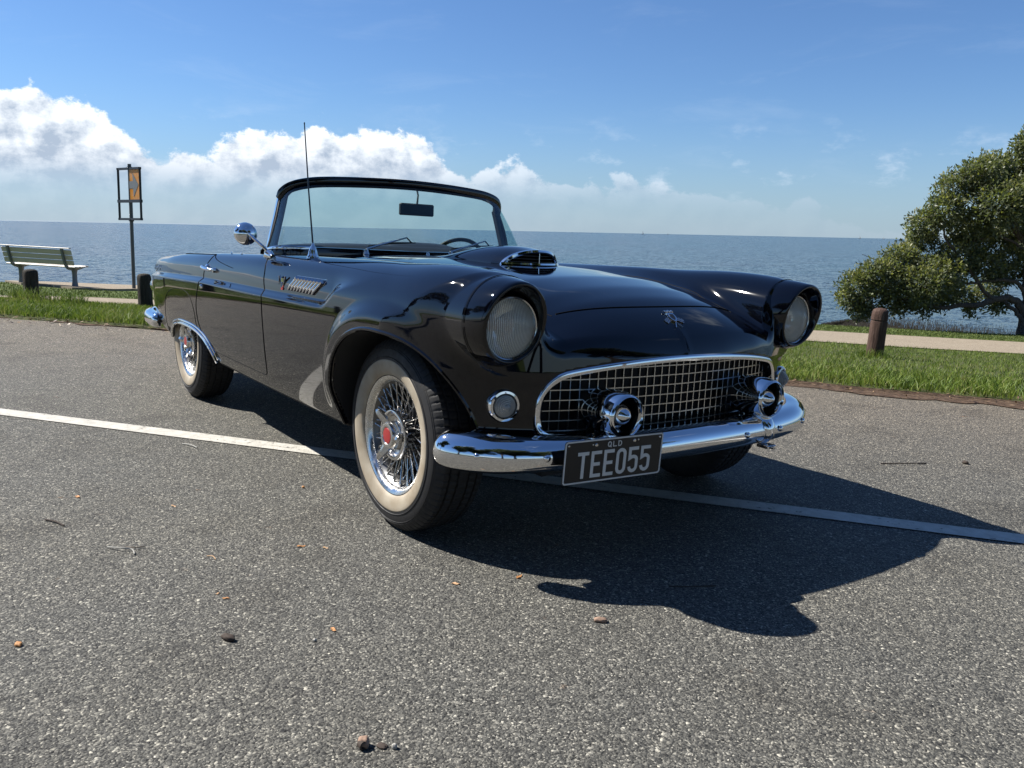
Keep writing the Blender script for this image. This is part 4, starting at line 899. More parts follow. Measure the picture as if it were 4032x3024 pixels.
def nrm(p):
    g = grad_f(np.atleast_2d(p)); return g / np.linalg.norm(g, axis=1)[:, None]
def dens(poly, step, closed=False):
    p = np.asarray(poly, float); out = []
    n = len(p) if closed else len(p) - 1
    for i in range(n):
        a, b = p[i], p[(i + 1) % len(p)]; k = max(1, int(np.linalg.norm(b - a) / step))
        out += [a + (b - a) * t / k for t in range(k)]
    if not closed: out.append(p[-1])
    return np.array(out)
def inpoly(px, py, poly):
    ins = np.zeros(px.shape, bool); n = len(poly)
    for i in range(n):
        x1, y1 = poly[i]; x2, y2 = poly[(i + 1) % n]
        c = ((y1 > py) != (y2 > py)) & (px < (x2 - x1) * (py - y1) / ((y2 - y1) or 1e-9) + x1)
        ins ^= c
    return ins

DOOR = cspline([(-1.315, .93), (-1.29, .897), (-1.222, .877), (-1.186, .84), (-1.166, .785), (-1.140, .745), (-1.112, .728), (-1.100, .66), (-1.098, .56), (-1.112, .45), (-1.128, .392), (-1.150, .368), (-1.22, .362), (-1.60, .362), (-1.90, .365), (-2.02, .385), (-2.10, .43), (-2.155, .50), (-2.160, .58), (-2.125, .66), (-2.092, .72), (-2.098, .76), (-2.085, .80), (-2.045, .84), (-2.035, .87), (-2.03, .93)], 6)
SKIRT = cspline([(-2.98, .33), (-2.96, .44), (-2.88, .56), (-2.76, .622), (-2.57, .652), (-2.38, .652), (-2.27, .622), (-2.215, .555), (-2.20, .468), (-2.12, .40), (-1.98, .31)], 6)
V, F = surf_nets(-3.86, .74, -.97, .22, 1.0, .0064)
Nn = grad_f(V); Nn /= np.linalg.norm(Nn, axis=1)[:, None]
C = V[F].mean(1); CN = Nn[F].mean(1); ay = np.abs(C[:, 1]); cx, cz = C[:, 0], C[:, 2]
side = (ay > .70)
isdoor = inpoly(cx, cz, DOOR.tolist()) & side & (ay > .735)
isskirt = inpoly(cx, cz, SKIRT.tolist() + [(-1.98, .2), (-2.98, .2)]) & (ay > .80)
# dark inner surfaces
well = ((arch_f(cx, cz) < .012) & (ay < Sside(cx, cz) - .016) & (cx < Fr(ay) - .03)) | (((arch_r(cx, cz) < .012) | (np.hypot(cx + 2.591, cz - .335) < .375)) & (ay < Sside(cx, cz) - .012) & (cz < .72))
ck = (cx < -1.17) & (cx > -2.31) & (ay < .70) & (cz < .86)
gr = (grille_d(C[:, 1], cz) < .012) & (cx < Fr(ay) - .022) & (cx > .3)
bk = (np.hypot(ay - YH, cz - ZH) < RH - .012) & (cx > .3) & (cx < .461)
dark = well | ck | gr | bk | (CN[:, 2] < -.6)
HW = lambda x: np.interp(x, [-1.2, -.2, .15, .45], [.56, .555, .52, .425])
ishood = (ay < HW(cx)) & (cx < .448 - .05 * (ay / .42) ** 2) & (cx > -1.17) & (CN[:, 2] > .35)
istrunk = (ay < .52) & (cx < -2.42) & (cx > -3.40) & (CN[:, 2] > .35)
def sub(name, mask, parent, mats, dk=None):
    f = F[mask]; u, inv = np.unique(f, return_inverse=True); f2 = inv.reshape(f.shape)
    o = mesh_np(name, V[u], f2, mats, parent, True, None)
    if dk is not None: o.data.polygons.foreach_set('material_index', dk[mask].astype(np.int32))
    o.data.normals_split_custom_set_from_vertices(Nn[u].astype(np.float32).tolist())
    return o
rest = ~(isdoor | isskirt | ishood | istrunk)
body = sub('body', rest, car, [M['paint'], M['under']], dark)
hoodo = sub('hood', ishood, car, [M['paint']])
sub('trunk_lid', istrunk, car, [M['paint']])
doors = {}; skirts = {}
for sd in (-1, 1):
    doors[sd] = sub('door', isdoor & (C[:, 1] * sd > 0), car, [M['paint'], M['under']], dark & (ay < .80))
    skirts[sd] = sub('fender_skirt', isskirt & (C[:, 1] * sd > 0), car, [M['paint'], M['under']], dark)
print('BODY', V.shape, F.shape)
def seam(name, pts, parent, r=.0024, mat='gap', lift=0.0, n=6):
    p = project(np.asarray(pts, float), 5); q = p + nrm(p) * lift
    return MB().tube(q, r, n, cap=True).build(name, M[mat], parent)
# door, skirt, hood seams
for sd in (-1, 1):
    d = dens(DOOR[2:-3], .02); d = d[d[:, 1] < .885]; y = surf_y(d[:, 0], d[:, 1], sd); seam('door_seam', np.c_[d[:, 0], y, d[:, 1]], doors[sd])
    y0 = surf_y([d[0][0]], [d[0][1]], sd)[0]
    k = d[0]; up = [(k[0], y0, k[1]), (k[0] - .05, y0 - sd * .03, .91), (k[0] - .09, y0 - sd * .06, .91)]
    k = SKIRT[:-6]; ok = arch_r(k[:, 0], k[:, 1]) > .012; k = dens(k[ok], .02); y = surf_y(k[:, 0], k[:, 1], sd); seam('skirt_seam', np.c_[k[:, 0], y, k[:, 1]], skirts[sd], .0018)
ys = np.linspace(-.425, .425, 60); xq = .448 - .05 * (ys / .42) ** 2; z = surf_z(xq, ys); seam('hood_front_seam', np.c_[xq, ys, z], hoodo, .0030)
for sd in (-1, 1):
    xs = np.linspace(.398, -1.15, 70); z = surf_z(xs, sd * HW(xs)); seam('hood_side_seam', np.c_[xs, sd * HW(xs), z], hoodo, .0016)
# nose crease bead below the emblem is part of the shape; front arch lips
for sd in (-1, 1):
    an = np.linspace(-.35, math.pi + .35, 90); n_ = 2.35
    ca, sa = np.cos(an), np.sin(an)
    X = .035 + .400 * np.sign(ca) * np.abs(ca) ** (2 / n_); Z = .325 + .375 * np.sign(sa) * np.abs(sa) ** (2 / n_)
    X = np.where(sa < 0, np.where(ca > 0, .435, -.365), X); Z = np.where(sa < 0, .325 + sa * .14, Z)
    ok = (Z > np.where(X > .3, .345, .300)); X, Z = X[ok], Z[ok]
    xo = .035 + (X - .035) * 1.028; zo = .325 + (Z - .325) * 1.028; Y = -surf_y(xo, zo) - .0035; X = .035 + (X - .035) * 1.012; Z = .325 + (Z - .325) * 1.012
    MB().tube(np.c_[X, sd * Y, Z], .0085, 8).build('wheel_arch_lip', M['paint'], body)
    # rear arch: bright two-step moulding on the skirt
    an = np.linspace(.02, math.pi + .25, 80); n_ = 2.6; ca, sa = np.cos(an), np.sin(an)
    X = -2.42 + .47 * np.sign(ca) * np.abs(ca) ** (2 / n_); Z = .235 + .215 * np.sign(sa) * np.abs(sa) ** (2 / n_)
    ok = (Z > np.where(X < -2.6, .325, .292)) & (X > -2.885); X, Z = X[ok], Z[ok]; Y = sd * (Sside(X, Z + .02) - .001)
    MB().tube(np.c_[X, Y + sd * .004, Z + .004], .009, 8).build('skirt_moulding', M['chrome'], skirts[sd])
    MB().tube(np.c_[X + (X + 2.42) * .03, Y + sd * .002, Z + .022], .006, 8).build('skirt_moulding', M['chrome'], skirts[sd])

# ---------------- headlights
def make_headlight(sd):
    an = np.arange(72) * 2 * math.pi / 72; sa, ca = np.sin(an), np.cos(an)
    up = (1 + sa) / 2
    def ring(x, cy, cz, ry, rz): return np.stack([x + 0 * an, cy + ry * ca, cz + rz * sa], 1)
    xr = .541 + .022 * (up ** 1.5) - .026 * (1 - up) ** 1.5         # rim leans forward at the top
    R0 = ring(.456, YH, ZH, .138, .138)
    rings = [ring(.452, YH, ZH, .1385, .1385) * 1.0]
    rim = ring(0, YH + .008, ZH + .002, .113, .124); rim[:, 0] = xr
    for t in (.15, .4, .65, .85):
        a = R0 + (rim - R0) * t; bul = 1 + .018 * math.sin(math.pi * t)
        a[:, 1] = YH + (a[:, 1] - YH) * bul; a[:, 2] = ZH + (a[:, 2] - ZH) * bul; rings.append(a)
    rings.append(rim)
    for dr, dx in ((.0035, .006), (.009, .0075), (.014, .003), (.018, -.008)):
        a = rim.copy(); a[:, 1] = YH + (a[:, 1] - YH) * (1 - dr / .128); a[:, 2] = ZH + (a[:, 2] - ZH) * (1 - dr / .128); a[:, 0] += dx; rings.append(a)
    inner = ring(.500, YH, ZH - .012, .096, .096); last = rings[-1]
    for t in (.35, .7, 1): rings.append(last + (inner - last) * t)
    rings.append(ring(.480, YH, ZH - .012, .094, .094))
    A = np.stack(rings); A = np.concatenate([A, A[:, :1]], 1); A[:, :, 1] *= sd
    V_, F_ = grid_surf(A); o = mesh_np('headlight_housing', V_, [tuple(f) for f in F_], M['paint'], car)
    bm = bmesh.new(); bm.from_mesh(o.data); bmesh.ops.remove_doubles(bm, verts=bm.verts, dist=1e-5); bmesh.ops.recalc_face_normals(bm, faces=bm.faces)
    # open surface: make normals point outwards on the outer skin
    bm.to_mesh(o.data); bm.free()
    sm = R0.copy(); sm[:, 1] = YH + (sm[:, 1] - YH) * 1.012; sm[:, 2] = ZH + (sm[:, 2] - ZH) * 1.012; sm[:, 1] *= sd
    sm[:, 0] += .008
    MB().tube(sm[(sa > -.8)], .0012, 6).build('housing_seam', M['gap'], o)
    c = np.array([.506, sd * (YH + .001), ZH - .015])
    MB().lathe([(.0885, -.012), (.0895, .0), (.0905, .006), (.0935, .008), (.0965, .004), (.097, -.012)], 56, c, 'x').build('lamp_ring', M['chrome2'], o)
    pr = [(0.0001, .024)] + [(.089 * t, .024 - .024 * t ** 2.2) for t in np.linspace(.08, 1, 14)]
    MB().lathe(pr, 56, c, 'x').build('lamp_lens', M['lens'], o)
    pr = [(.0001, -.07), (.02, -.068), (.045, -.052), (.07, -.028), (.088, -.004)]
    MB().lathe(pr, 48, c, 'x').build('reflector', M['silver'], o)
    MB().lathe([(.0001, .012), (.010, .008), (.013, -.02), (.013, -.065)], 20, c + [-.028, 0, .002], 'x').box(c + [-.028, .02, 0], (.004, .012, .03)).build('bulb', M['bulb'], o)
    return o
M['bulb'] = P('bulb_glass', (.50, .22, .10), .2)
for sd in (-1, 1): make_headlight(sd)

# ---------------- parking lamps
for sd in (-1, 1):
    y0, z0 = sd * .6735, .520; x0 = float(surf_x([y0], [z0])[0]); p0 = np.array([x0, y0, z0]); nn = nrm(p0)[0]; nn = (nn + [1.2, 0, 0]); nn /= np.linalg.norm(nn)
    R_ = Vector(nn).to_track_quat('Z', 'Y').to_matrix(); R_ = np.array(R_)
    o = MB().lathe([(.0505, -.03), (.0505, .004), (.047, .010), (.040, .011), (.037, .005), (.036, -.006), (.0001, -.008)], 48, p0 + nn * .004, 'z', 1, R_).build('parking_lamp', M['chrome'], car)
    MB().lathe([(.036, .0), (.0335, .012), (.031, .0125), (.0295, .0175), (.0265, .018), (.025, .0225), (.0215, .023), (.020, .027), (.0165, .0275), (.015, .031), (.0115, .0315), (.009, .035), (.004, .0365), (.0001, .037)], 40, p0 + nn * .003, 'z', 1, R_).build('lamp_lens', M['lens2'], o)
    MB().lathe([(.0001, .0), (.030, .004), (.036, .010)], 32, p0 + nn * .001, 'z', 1, R_).build('reflector', M['chrome2'], o)
    for a in (90, 210, 330):
        q = p0 + R_ @ np.array([.0415 * math.cos(math.radians(a)), .0415 * math.sin(math.radians(a)), .014]); MB().lathe([(.0001, .003), (.0025, .002), (.0035, -.002)], 10, q, 'z', 1, R_).build('screw', M['chrome'], o)

# ---------------- grille
def g_top(y): a = np.abs(y); return .654 - .040 * (a / .54) ** 2 - .008 * (a / .54) ** 6
out = []
ys = np.linspace(-.60, .60, 481); zs = np.linspace(.38, .68, 121)
for an in np.linspace(0, 2 * math.pi, 160, endpoint=False):
    d = np.array([math.cos(an), math.sin(an) * .35]); d /= np.linalg.norm(d); lo, hi = 0, .7
    for _ in range(24):
        m = (lo + hi) / 2
        if grille_d(d[0] * m, .52 + d[1] * m) < 0: lo = m
        else: hi = m
    out.append((d[0] * lo, .52 + d[1] * lo))
out = np.array(out)
xs_ = surf_x(out[:, 0] * 1.03, np.where(out[:, 1] > .52, out[:, 1] + .014, out[:, 1] - .012)); xs_ = np.minimum(xs_, Fr(np.abs(out[:, 0])) + .01)
xs_ = np.convolve(np.concatenate([xs_[-6:], xs_, xs_[:6]]), np.ones(9) / 9, 'same')[6:-6]
ring = np.c_[xs_ + .000, out]
gs = MB().tube(ring, 1.0, closed=True, prof=[(.004, .010), (.008, .007), (.011, .001), (.009, -.005), (.003, -.008), (-.008, -.007), (-.010, .008)], up=(1, 0, 0)).build('grille_surround', M['chrome'], car, sharp=50)
def gx(y): return Fr(np.abs(y)) - .036 - .012 * np.exp(-(np.abs(y) / .015) ** 2) * 0
vb = None
pitch = .0325; W2 = .56
for i in range(-17, 18):
    y = i * pitch
    if abs(y) > W2: continue
    zt = g_top(y) - .004; zb = .412
    dd = [z for z in np.linspace(.40, .66, 130) if grille_d(y, z) < -.002]
    if not dd: continue
    zb, zt = min(dd), max(dd)
    x = float(gx(y)); s = .0017
    o = MB().box((x, y, (zt + zb) / 2), (.010, .0034, zt - zb)).build('grille_bar', M['grillebar'], gs, smooth=False)
for j in range(7):
    z = .432 + j * pitch
    yy = [y for y in np.linspace(-.575, .575, 116) if grille_d(y, z) < -.003]
    if len(yy) < 4: continue
    yy = np.array(yy[::3] + [yy[-1]]); pts = np.c_[gx(yy) + .001, yy, np.full(len(yy), z)]
    MB().tube(pts, 1.0, prof=[(.0055, .0017), (.0055, -.0017), (-.0055, -.0017), (-.0055, .0017)], up=(0, 0, 1)).build('grille_bar', M['grillebar'], gs, smooth=False)

# ---------------- bumpers
def bumper(pts, prof, name, endsc=10, mats='chrome'):
    c = cspline(pts, 12); m = len(c); s = .88 + .20 * np.exp(-((np.abs(c[:, 1]) - .79) / .13) ** 2) if name == 'front_bumper' else np.ones(m); s0 = s.copy()
    for i in range(endsc):
        t = (i + .0) / endsc; v = math.sqrt(max(0, 1 - (1 - t) ** 2)); v = max(v, .04); s[i] = v * s0[i]; s[m - 1 - i] = v * s0[m - 1 - i]
    return MB().tube(c, s, prof=prof, up=(0, 0, 1)).build(name, M[mats], car, sharp=60)
fp = [(.365, -.832, .382), (.42, -.820, .381), (.49, -.772, .381), (.556, -.70, .381), (.610, -.60, .383), (.642, -.46, .381), (.660, -.30, .380), (.668, -.10, .380)]
fp = fp + [(p[0], -p[1], p[2]) for p in fp[::-1]]
# a = T x up: for travel towards +y, T x z = +x  (outwards)
fprof = [(-.045, .060), (-.020, .061), (.000, .055), (.018, .043), (.030, .026), (.036, .006), (.036, -.014), (.029, -.032), (.014, -.046), (-.008, -.054), (-.040, -.052), (-.046, -.030), (-.046, .030)]
bmp = bumper(fp, fprof, 'front_bumper')
def bump_x(y): 
    c = cspline(fp, 12); return float(np.interp(y, c[:, 1], c[:, 0]))
rp = [(-3.27, -.822, .385), (-3.42, -.826, .385), (-3.58, -.812, .388), (-3.71, -.75, .39), (-3.80, -.60, .39), (-3.83, -.3, .39), (-3.835, 0, .39)]
rp = (rp + [(p[0], -p[1], p[2]) for p in rp[-2::-1]])[::-1]
rprof = [(-.035, .050), (-.01, .052), (.012, .042), (.024, .022), (.026, -.004), (.020, -.028), (.004, -.044), (-.03, -.046), (-.040, 0)]
rb = bumper(rp, rprof, 'rear_bumper', 4)
# brackets behind bumpers
for sd in (-1, 1): MB().box((.55, sd * .32, .385), (.18, .06, .03)).build('bumper_bracket', M['black'], bmp)
# valance between grille and bumper
vy = np.linspace(-.74, .74, 40)
A = np.stack([np.c_[Fr(np.abs(vy)) - .012, vy, np.full(40, .392)], np.c_[Fr(np.abs(vy)) + .035, vy, np.full(40, .380)], np.c_[Fr(np.abs(vy)) + .038, vy, np.full(40, .372)], np.c_[Fr(np.abs(vy)) - .012, vy, np.full(40, .372)]])
V_, F_ = grid_surf(A); mesh_np('bumper_valance', V_, [tuple(f) for f in F_], M['paint'], car, True)
for y in (-.765, -.605, .215, .425, .605, .765):
    c = cspline(fp, 12); i = int(np.argmin(np.abs(c[:, 1] - y))); t = c[i + 1] - c[i - 1]; t /= np.linalg.norm(t); nn = np.cross(t, [0, 0, 1]); nn /= np.linalg.norm(nn)
    R_ = np.array(Vector(nn).to_track_quat('Z', 'Y').to_matrix()); q = c[i] + nn * .0345 + np.array([0, 0, .004])
    MB().lathe([(.0001, .0075), (.005, .0068), (.009, .004), (.0115, -.001)], 18, q, 'z', 1, R_).build('bumper_bolt', M['chrome'], bmp)
# bumper guards with bullet centres
for sd in (-1, 1):
    c = np.array([.682, sd * .354, .499]); tl = np.array([math.cos(.10), 0, -.10 * 0])
    g = MB()
    g.lathe([(.022, -.215), (.048, -.195), (.062, -.155), (.070, -.11), (.0735, -.065), (.0725, -.028), (.0690, -.004), (.0660, .006), (.0615, .009), (.058, .004), (.056, -.006)], 56, c, 'x')
    go = g.build('bumper_guard', M['chrome'], bmp, sharp=40)
    MB().lathe([(.0565, -.004), (.054, -.03), (.052, -.056), (.0001, -.058)], 48, c, 'x').build('guard_recess', M['mast'], go)  # cavity shade put into the colour: dark metal inside the chrome guard
    MB().lathe([(.0001, .012), (.003, .0115), (.010, .008), (.022, -.002), (.034, -.017), (.0415, -.036), (.044, -.060)], 40, c, 'x').build('guard_bullet', M['chrome'], go)
    # foot: pedestal flowing down over the bumper
    bx_ = bump_x(sd * .347); rows = []
    fr_ = [(.648, .070, .050, .506), (.640, .062, .048, .488), (.636, .052, .040, .470), (.645, .045, .034, .452), (bx_ + .028, .050, .034, .428), (bx_ + .046, .048, .035, .400), (bx_ + .044, .044, .034, .365), (bx_ + .022, .034, .026, .336)]
    prof = [(0, q[1], q[2]) for q in fr_]; cen = [(q[0] - q[1], q[3]) for q in fr_]
    for (dz, hx_, hy_), (xx, zz) in zip(prof, cen):
        an = np.arange(28) * 2 * math.pi / 28; e = .8
        rows.append(np.c_[xx + hx_ * np.sign(np.cos(an)) * np.abs(np.cos(an)) ** e, c[1] + hy_ * np.sign(np.sin(an)) * np.abs(np.sin(an)) ** e, np.full(28, zz)])
    A = np.stack(rows); A = np.concatenate([A, A[:, :1]], 1); V_, F_ = grid_surf(A)
    o = mesh_np('guard_foot', V_, [tuple(f) for f in F_], M['chrome'], go)
    bm = bmesh.new(); bm.from_mesh(o.data); bmesh.ops.remove_doubles(bm, verts=bm.verts, dist=1e-5); bmesh.ops.recalc_face_normals(bm, faces=bm.faces); bm.to_mesh(o.data); bm.free()
    if sd > 0: MB().box((bx_ + .025, c[1], .328), (.05, .05, .012), bev=.003).lathe([(.0001, .006), (.007, .005), (.008, -.004)], 12, (bx_ + .055, c[1] + .0, .328), 'x').build('guard_clamp', M['chrome2'], go)

# ---------------- licence plate
PC = np.array([.706, -.418, .381]); pr_ = math.radians(5)
pfr = (PC, np.array([math.sin(pr_), math.cos(pr_), 0.]), np.array([.05, 0, .998]), np.array([math.cos(pr_), -math.sin(pr_), -.05]))
def rrect(w, h, r, n=6):
    o = []
    for cx_, cy_, a0 in ((w / 2 - r, h / 2 - r, 0), (-w / 2 + r, h / 2 - r, 90), (-w / 2 + r, -h / 2 + r, 180), (w / 2 - r, -h / 2 + r, 270)):
        for k in range(n + 1):
            a = math.radians(a0 + 90 * k / n); o.append((cx_ + r * math.cos(a), cy_ + r * math.sin(a)))
    return np.array(o)
pl = MB().prism(rrect(.372, .134, .010), -.0006, .0012, pfr).build('licence_plate', M['plate'], car, smooth=False)
b = MB(); o_, i_ = rrect(.370, .132, .0095), rrect(.361, .123, .006); n = len(o_)
def loc(p, z): return pfr[0] + p[0] * pfr[1] + p[1] * pfr[2] + z * pfr[3]
Vv = [loc(p, .0012) for p in o_] + [loc(p, .0024) for p in o_] + [loc(p, .0024) for p in i_] + [loc(p, .0012) for p in i_]
Ff = [(k * n + i, k * n + (i + 1) % n, (k + 1) * n + (i + 1) % n, (k + 1) * n + i) for k in range(3) for i in range(n)]
b.add(Vv, Ff).build('plate_rim', M['platewhite'], pl, smooth=False)
def stroke(mb, pts, w, z0=.0012, z1=.0024, closed=False):
    """flat ribbon of width w with mitred joints, in plate plane"""
    p = np.asarray(pts, float); m = len(p); L_, R_ = [], []
    for i in range(m):
        a = p[(i - 1) % m] if (closed or i > 0) else None; c = p[(i + 1) % m] if (closed or i < m - 1) else None
        d1 = (p[i] - a) / np.linalg.norm(p[i] - a) if a is not None else None; d2 = (c - p[i]) / np.linalg.norm(c - p[i]) if c is not None else None
        if d1 is None: d1 = d2
        if d2 is None: d2 = d1
        n1 = np.array([-d1[1], d1[0]]); n2 = np.array([-d2[1], d2[0]]); nn = n1 + n2; nn /= np.linalg.norm(nn); k = w / 2 / max(.4, nn @ n1)
        L_.append(p[i] + nn * k); R_.append(p[i] - nn * k)
    V_ = [loc(q, z1) for q in L_] + [loc(q, z1) for q in R_] + [loc(q, z0) for q in L_] + [loc(q, z0) for q in R_]; F_ = []
    for i in range(m if closed else m - 1):
        j = (i + 1) % m
        F_ += [(i, j, m + j, m + i), (i, 2 * m + i, 2 * m + j, j), (m + i, m + j, 3 * m + j, 3 * m + i)]
    if not closed: F_ += [(0, m, 3 * m, 2 * m), (m - 1, 3 * m - 1, 4 * m - 1, 2 * m - 1)]
    mb.add(V_, F_)
def arcp(cx_, cy_, rx, ry, a0, a1, n=8): return [(cx_ + rx * math.cos(math.radians(a0 + (a1 - a0) * t / n)), cy_ + ry * math.sin(math.radians(a0 + (a1 - a0) * t / n))) for t in range(n + 1)]
def glyph(ch, x, y, w, h, t):
    """x,y lower left"""
    mb = MB(); q = t / 2
    def S(pts, closed=False): stroke(mb, [(x + a, y + b_) for a, b_ in pts], t, closed=closed)
    if ch == 'T': S([(0, h - q), (w, h - q)]); S([(w / 2, h - t), (w / 2, 0)])
    elif ch == 'E': S([(w, h - q), (q, h - q), (q, q), (w, q)]); S([(t, h / 2), (w * .88, h / 2)])
    elif ch == 'L': S([(q, h), (q, q), (w, q)])
    elif ch == 'D': S([(q, q), (q, h - q)] + arcp(w - q - w * .45, h - q - w * .45, w * .45, w * .45, 90, 0, 5) + arcp(w - q - w * .45, q + w * .45, w * .45, w * .45, 0, -90, 5), True)
    elif ch in '0QO':
        r = w / 2 - q; S(arcp(w / 2, h - q - r, r, r, 0, 180) + arcp(w / 2, q + r, r, r, 180, 360), True)
        if ch == 'Q': S([(w * .55, h * .3), (w, -.0005)])
    elif ch == '5':
        r = w / 2 - q; S([(w, h - q), (q, h - q), (q, h * .56)] + arcp(w / 2, h * .62 - r * .75, r, r * .75, 150, 90, 3)[1:] + arcp(w / 2, h * .62 - r * .75, r, r * .75, 90, 0, 5)[1:] + arcp(w / 2, q + r, r, r, 0, -180, 10))
    return mb
x = -.137
for ch, w in zip('TEE055', (.040, .038, .038, .038, .038, .038)):
    glyph(ch, x, -.052, w, .082, .0105).build('plate_letter', M['platewhite'], pl, smooth=False); x += w + .0092
x = -.030
for ch in 'QLD':
    glyph(ch, x, .038, .0135, .0175, .0028).build('plate_letter', M['platewhite'], pl, smooth=False); x += .0195
for a_, b_, r_ in ((-.172, .053, .004), (.172, .053, .004), (-.086, .050, .0032), (.086, .052, .0032), (-.072, .048, .006), (.072, .050, .006)):
    q = loc((a_, b_), .0012); R_ = np.array(Vector(pfr[3]).to_track_quat('Z', 'Y').to_matrix())
    MB().lathe([(.0001, .0025), (r_ * .7, .002), (r_, -.0005)], 12, q, 'z', 1, R_).build('plate_screw', M['chrome2'], pl)
MB().box(PC + [-.03, 0, .01], (.05, .12, .03)).build('plate_bracket', M['black'], pl)

# ---------------- hood scoop
w_f = .148
def scoop_sec(x, n=33):
    L0, L1 = -1.08, -.255
    t = np.clip((x - L0) / (L1 - L0), 0, 1)
    hgt = .072 * sst(t, 0, .85) * (1 - .14 * sst(t, .80, 1.05)); w = w_f * (.60 + .40 * sst(t, 0, .6)) - .006 * sst(t, .9, 1)
    u = np.linspace(-1, 1, n); y = w * np.sin(u * math.pi / 2)
    zz = hood(np.full(n, x), np.abs(y)) - .002 + (hgt + .002) * np.maximum(0, 1 - np.abs(np.sin(u * math.pi / 2)) ** 2.5) ** .62
    return np.c_[np.full(n, x), y, zz]
def nose(y): return .045 * (np.abs(y) / w_f) ** 2      # plan curve of the mouth
rows = []
for x in np.linspace(-1.08, -.262, 46):
    s = scoop_sec(x); k = sst(x, -.55, -.262); s[:, 0] -= nose(s[:, 1]) * k * 1.6; rows.append(s)
A = np.stack(rows); V_, F_ = grid_surf(A); scoop = mesh_np('hood_scoop', V_, [tuple(f)[::-1] for f in F_], M['paint'], car)
front = rows[-1]
def insetc(s, k, dx):
    c = np.array([0, front[:, 2].min() + .032]); q = s.copy(); q[:, 1] = c[0] + (s[:, 1] - c[0]) * k; q[:, 2] = c[1] + (s[:, 2] - c[1]) * k; q[:, 0] += dx; return q
lo = front[0, 2] + .006
loop = np.concatenate([front, np.c_[front[::-1][1:-1, 0], front[::-1][1:-1, 1], np.full(len(front) - 2, lo) + .0 * front[1:-1, 1]]]); loop[:, 2] = np.maximum(loop[:, 2], lo)
MB().tube(front + [.003, 0, -.003], 1.0, prof=[(.004, .012), (.009, .009), (.010, -.002), (.004, -.008), (-.006, -.006), (-.005, .009)], up=(1, 0, 0)).build('scoop_trim', M['chrome'], scoop)
bk_ = loop.copy(); bk_[:, 0] -= .03; MB().add(bk_, [tuple(range(len(bk_)))]).build('scoop_mouth', M['black'], scoop, smooth=False)
MB().tube(np.array([[front[0, 0] + .012 - 1.1 * 0, y, lo + .010] for y in (0,)] * 2) + [[0, -.001, 0], [0, .001, 0]], .001, 4).build('scoop_badge_post', M['chrome'], scoop)
for k in range(4):
    z = lo + .012 + k * .0125
    yy = [y for y in np.linspace(-.14, .14, 57) if z < np.interp(y, front[:, 1], front[:, 2]) - .006]
    yy = np.array(yy); MB().tube(np.c_[front[16, 0] - .008 - nose(yy) * 1.6, yy, np.full(len(yy), z)], 1.0, prof=[(.008, .0012), (.008, -.0012), (-.008, -.0042), (-.008, -.002)], up=(0, 0, 1)).build('scoop_slat', M['slat'], scoop)
yy = np.linspace(-.142, .142, 41); MB().tube(np.c_[front[16, 0] + .006 - nose(yy) * 1.6, yy, np.full(41, lo + .003)], 1.0, prof=[(.012, .005), (.014, -.002), (.006, -.006), (-.008, -.006), (-.008, .006)], up=(0, 0, 1)).build('scoop_sill', M['chrome'], scoop)
MB().box((front[16, 0] + .004, 0, lo + .034), (.010, .0035, .060)).build('scoop_divider', M['chrome'], scoop, smooth=False)

# ---------------- nose emblem: crest and two crossed chequered flags
y0, z0 = 0.0, .772; x0 = float(surf_x([y0], [z0])[0]); pe = np.array([x0, y0, z0]); ne = nrm(pe + [0, .03, 0])[0]; ne[1] = 0; ne /= np.linalg.norm(ne)
ey = np.array([0, 1., 0]); eu = np.cross(ne, ey); eu = eu if eu[2] > 0 else -eu
efr = (pe + ne * .001, ey, eu, ne)
em = MB().prism([(-.014, .028), (-.017, .012), (-.013, -.004), (0, -.016), (.013, -.004), (.017, .012), (.014, .028)], 0, .006, efr).build('nose_emblem', M['chrome'], car, smooth=False)
MB().prism([(-.009, .021), (-.011, .011), (-.008, .000), (0, -.008), (.008, .000), (.011, .011), (.009, .021)], .006, .0066, efr).build('crest_field', M['plate'], em, smooth=False)
cb = MB()
for a, h in ((-.016, .012), (-.008, .008), (0, .015), (.008, .008), (.016, .012)):
    cb.lathe([(.0001, .004), (.003, .003), (.004, 0), (.003, -.003), (.0001, -.004)], 10, pe + ey * a + eu * (.032 + h * .5) + ne * .005)
    cb.box(pe + ey * a + eu * (.030) + ne * .004, (.004, .003, .012))
cb.build('crest_crown', M['chrome'], em)
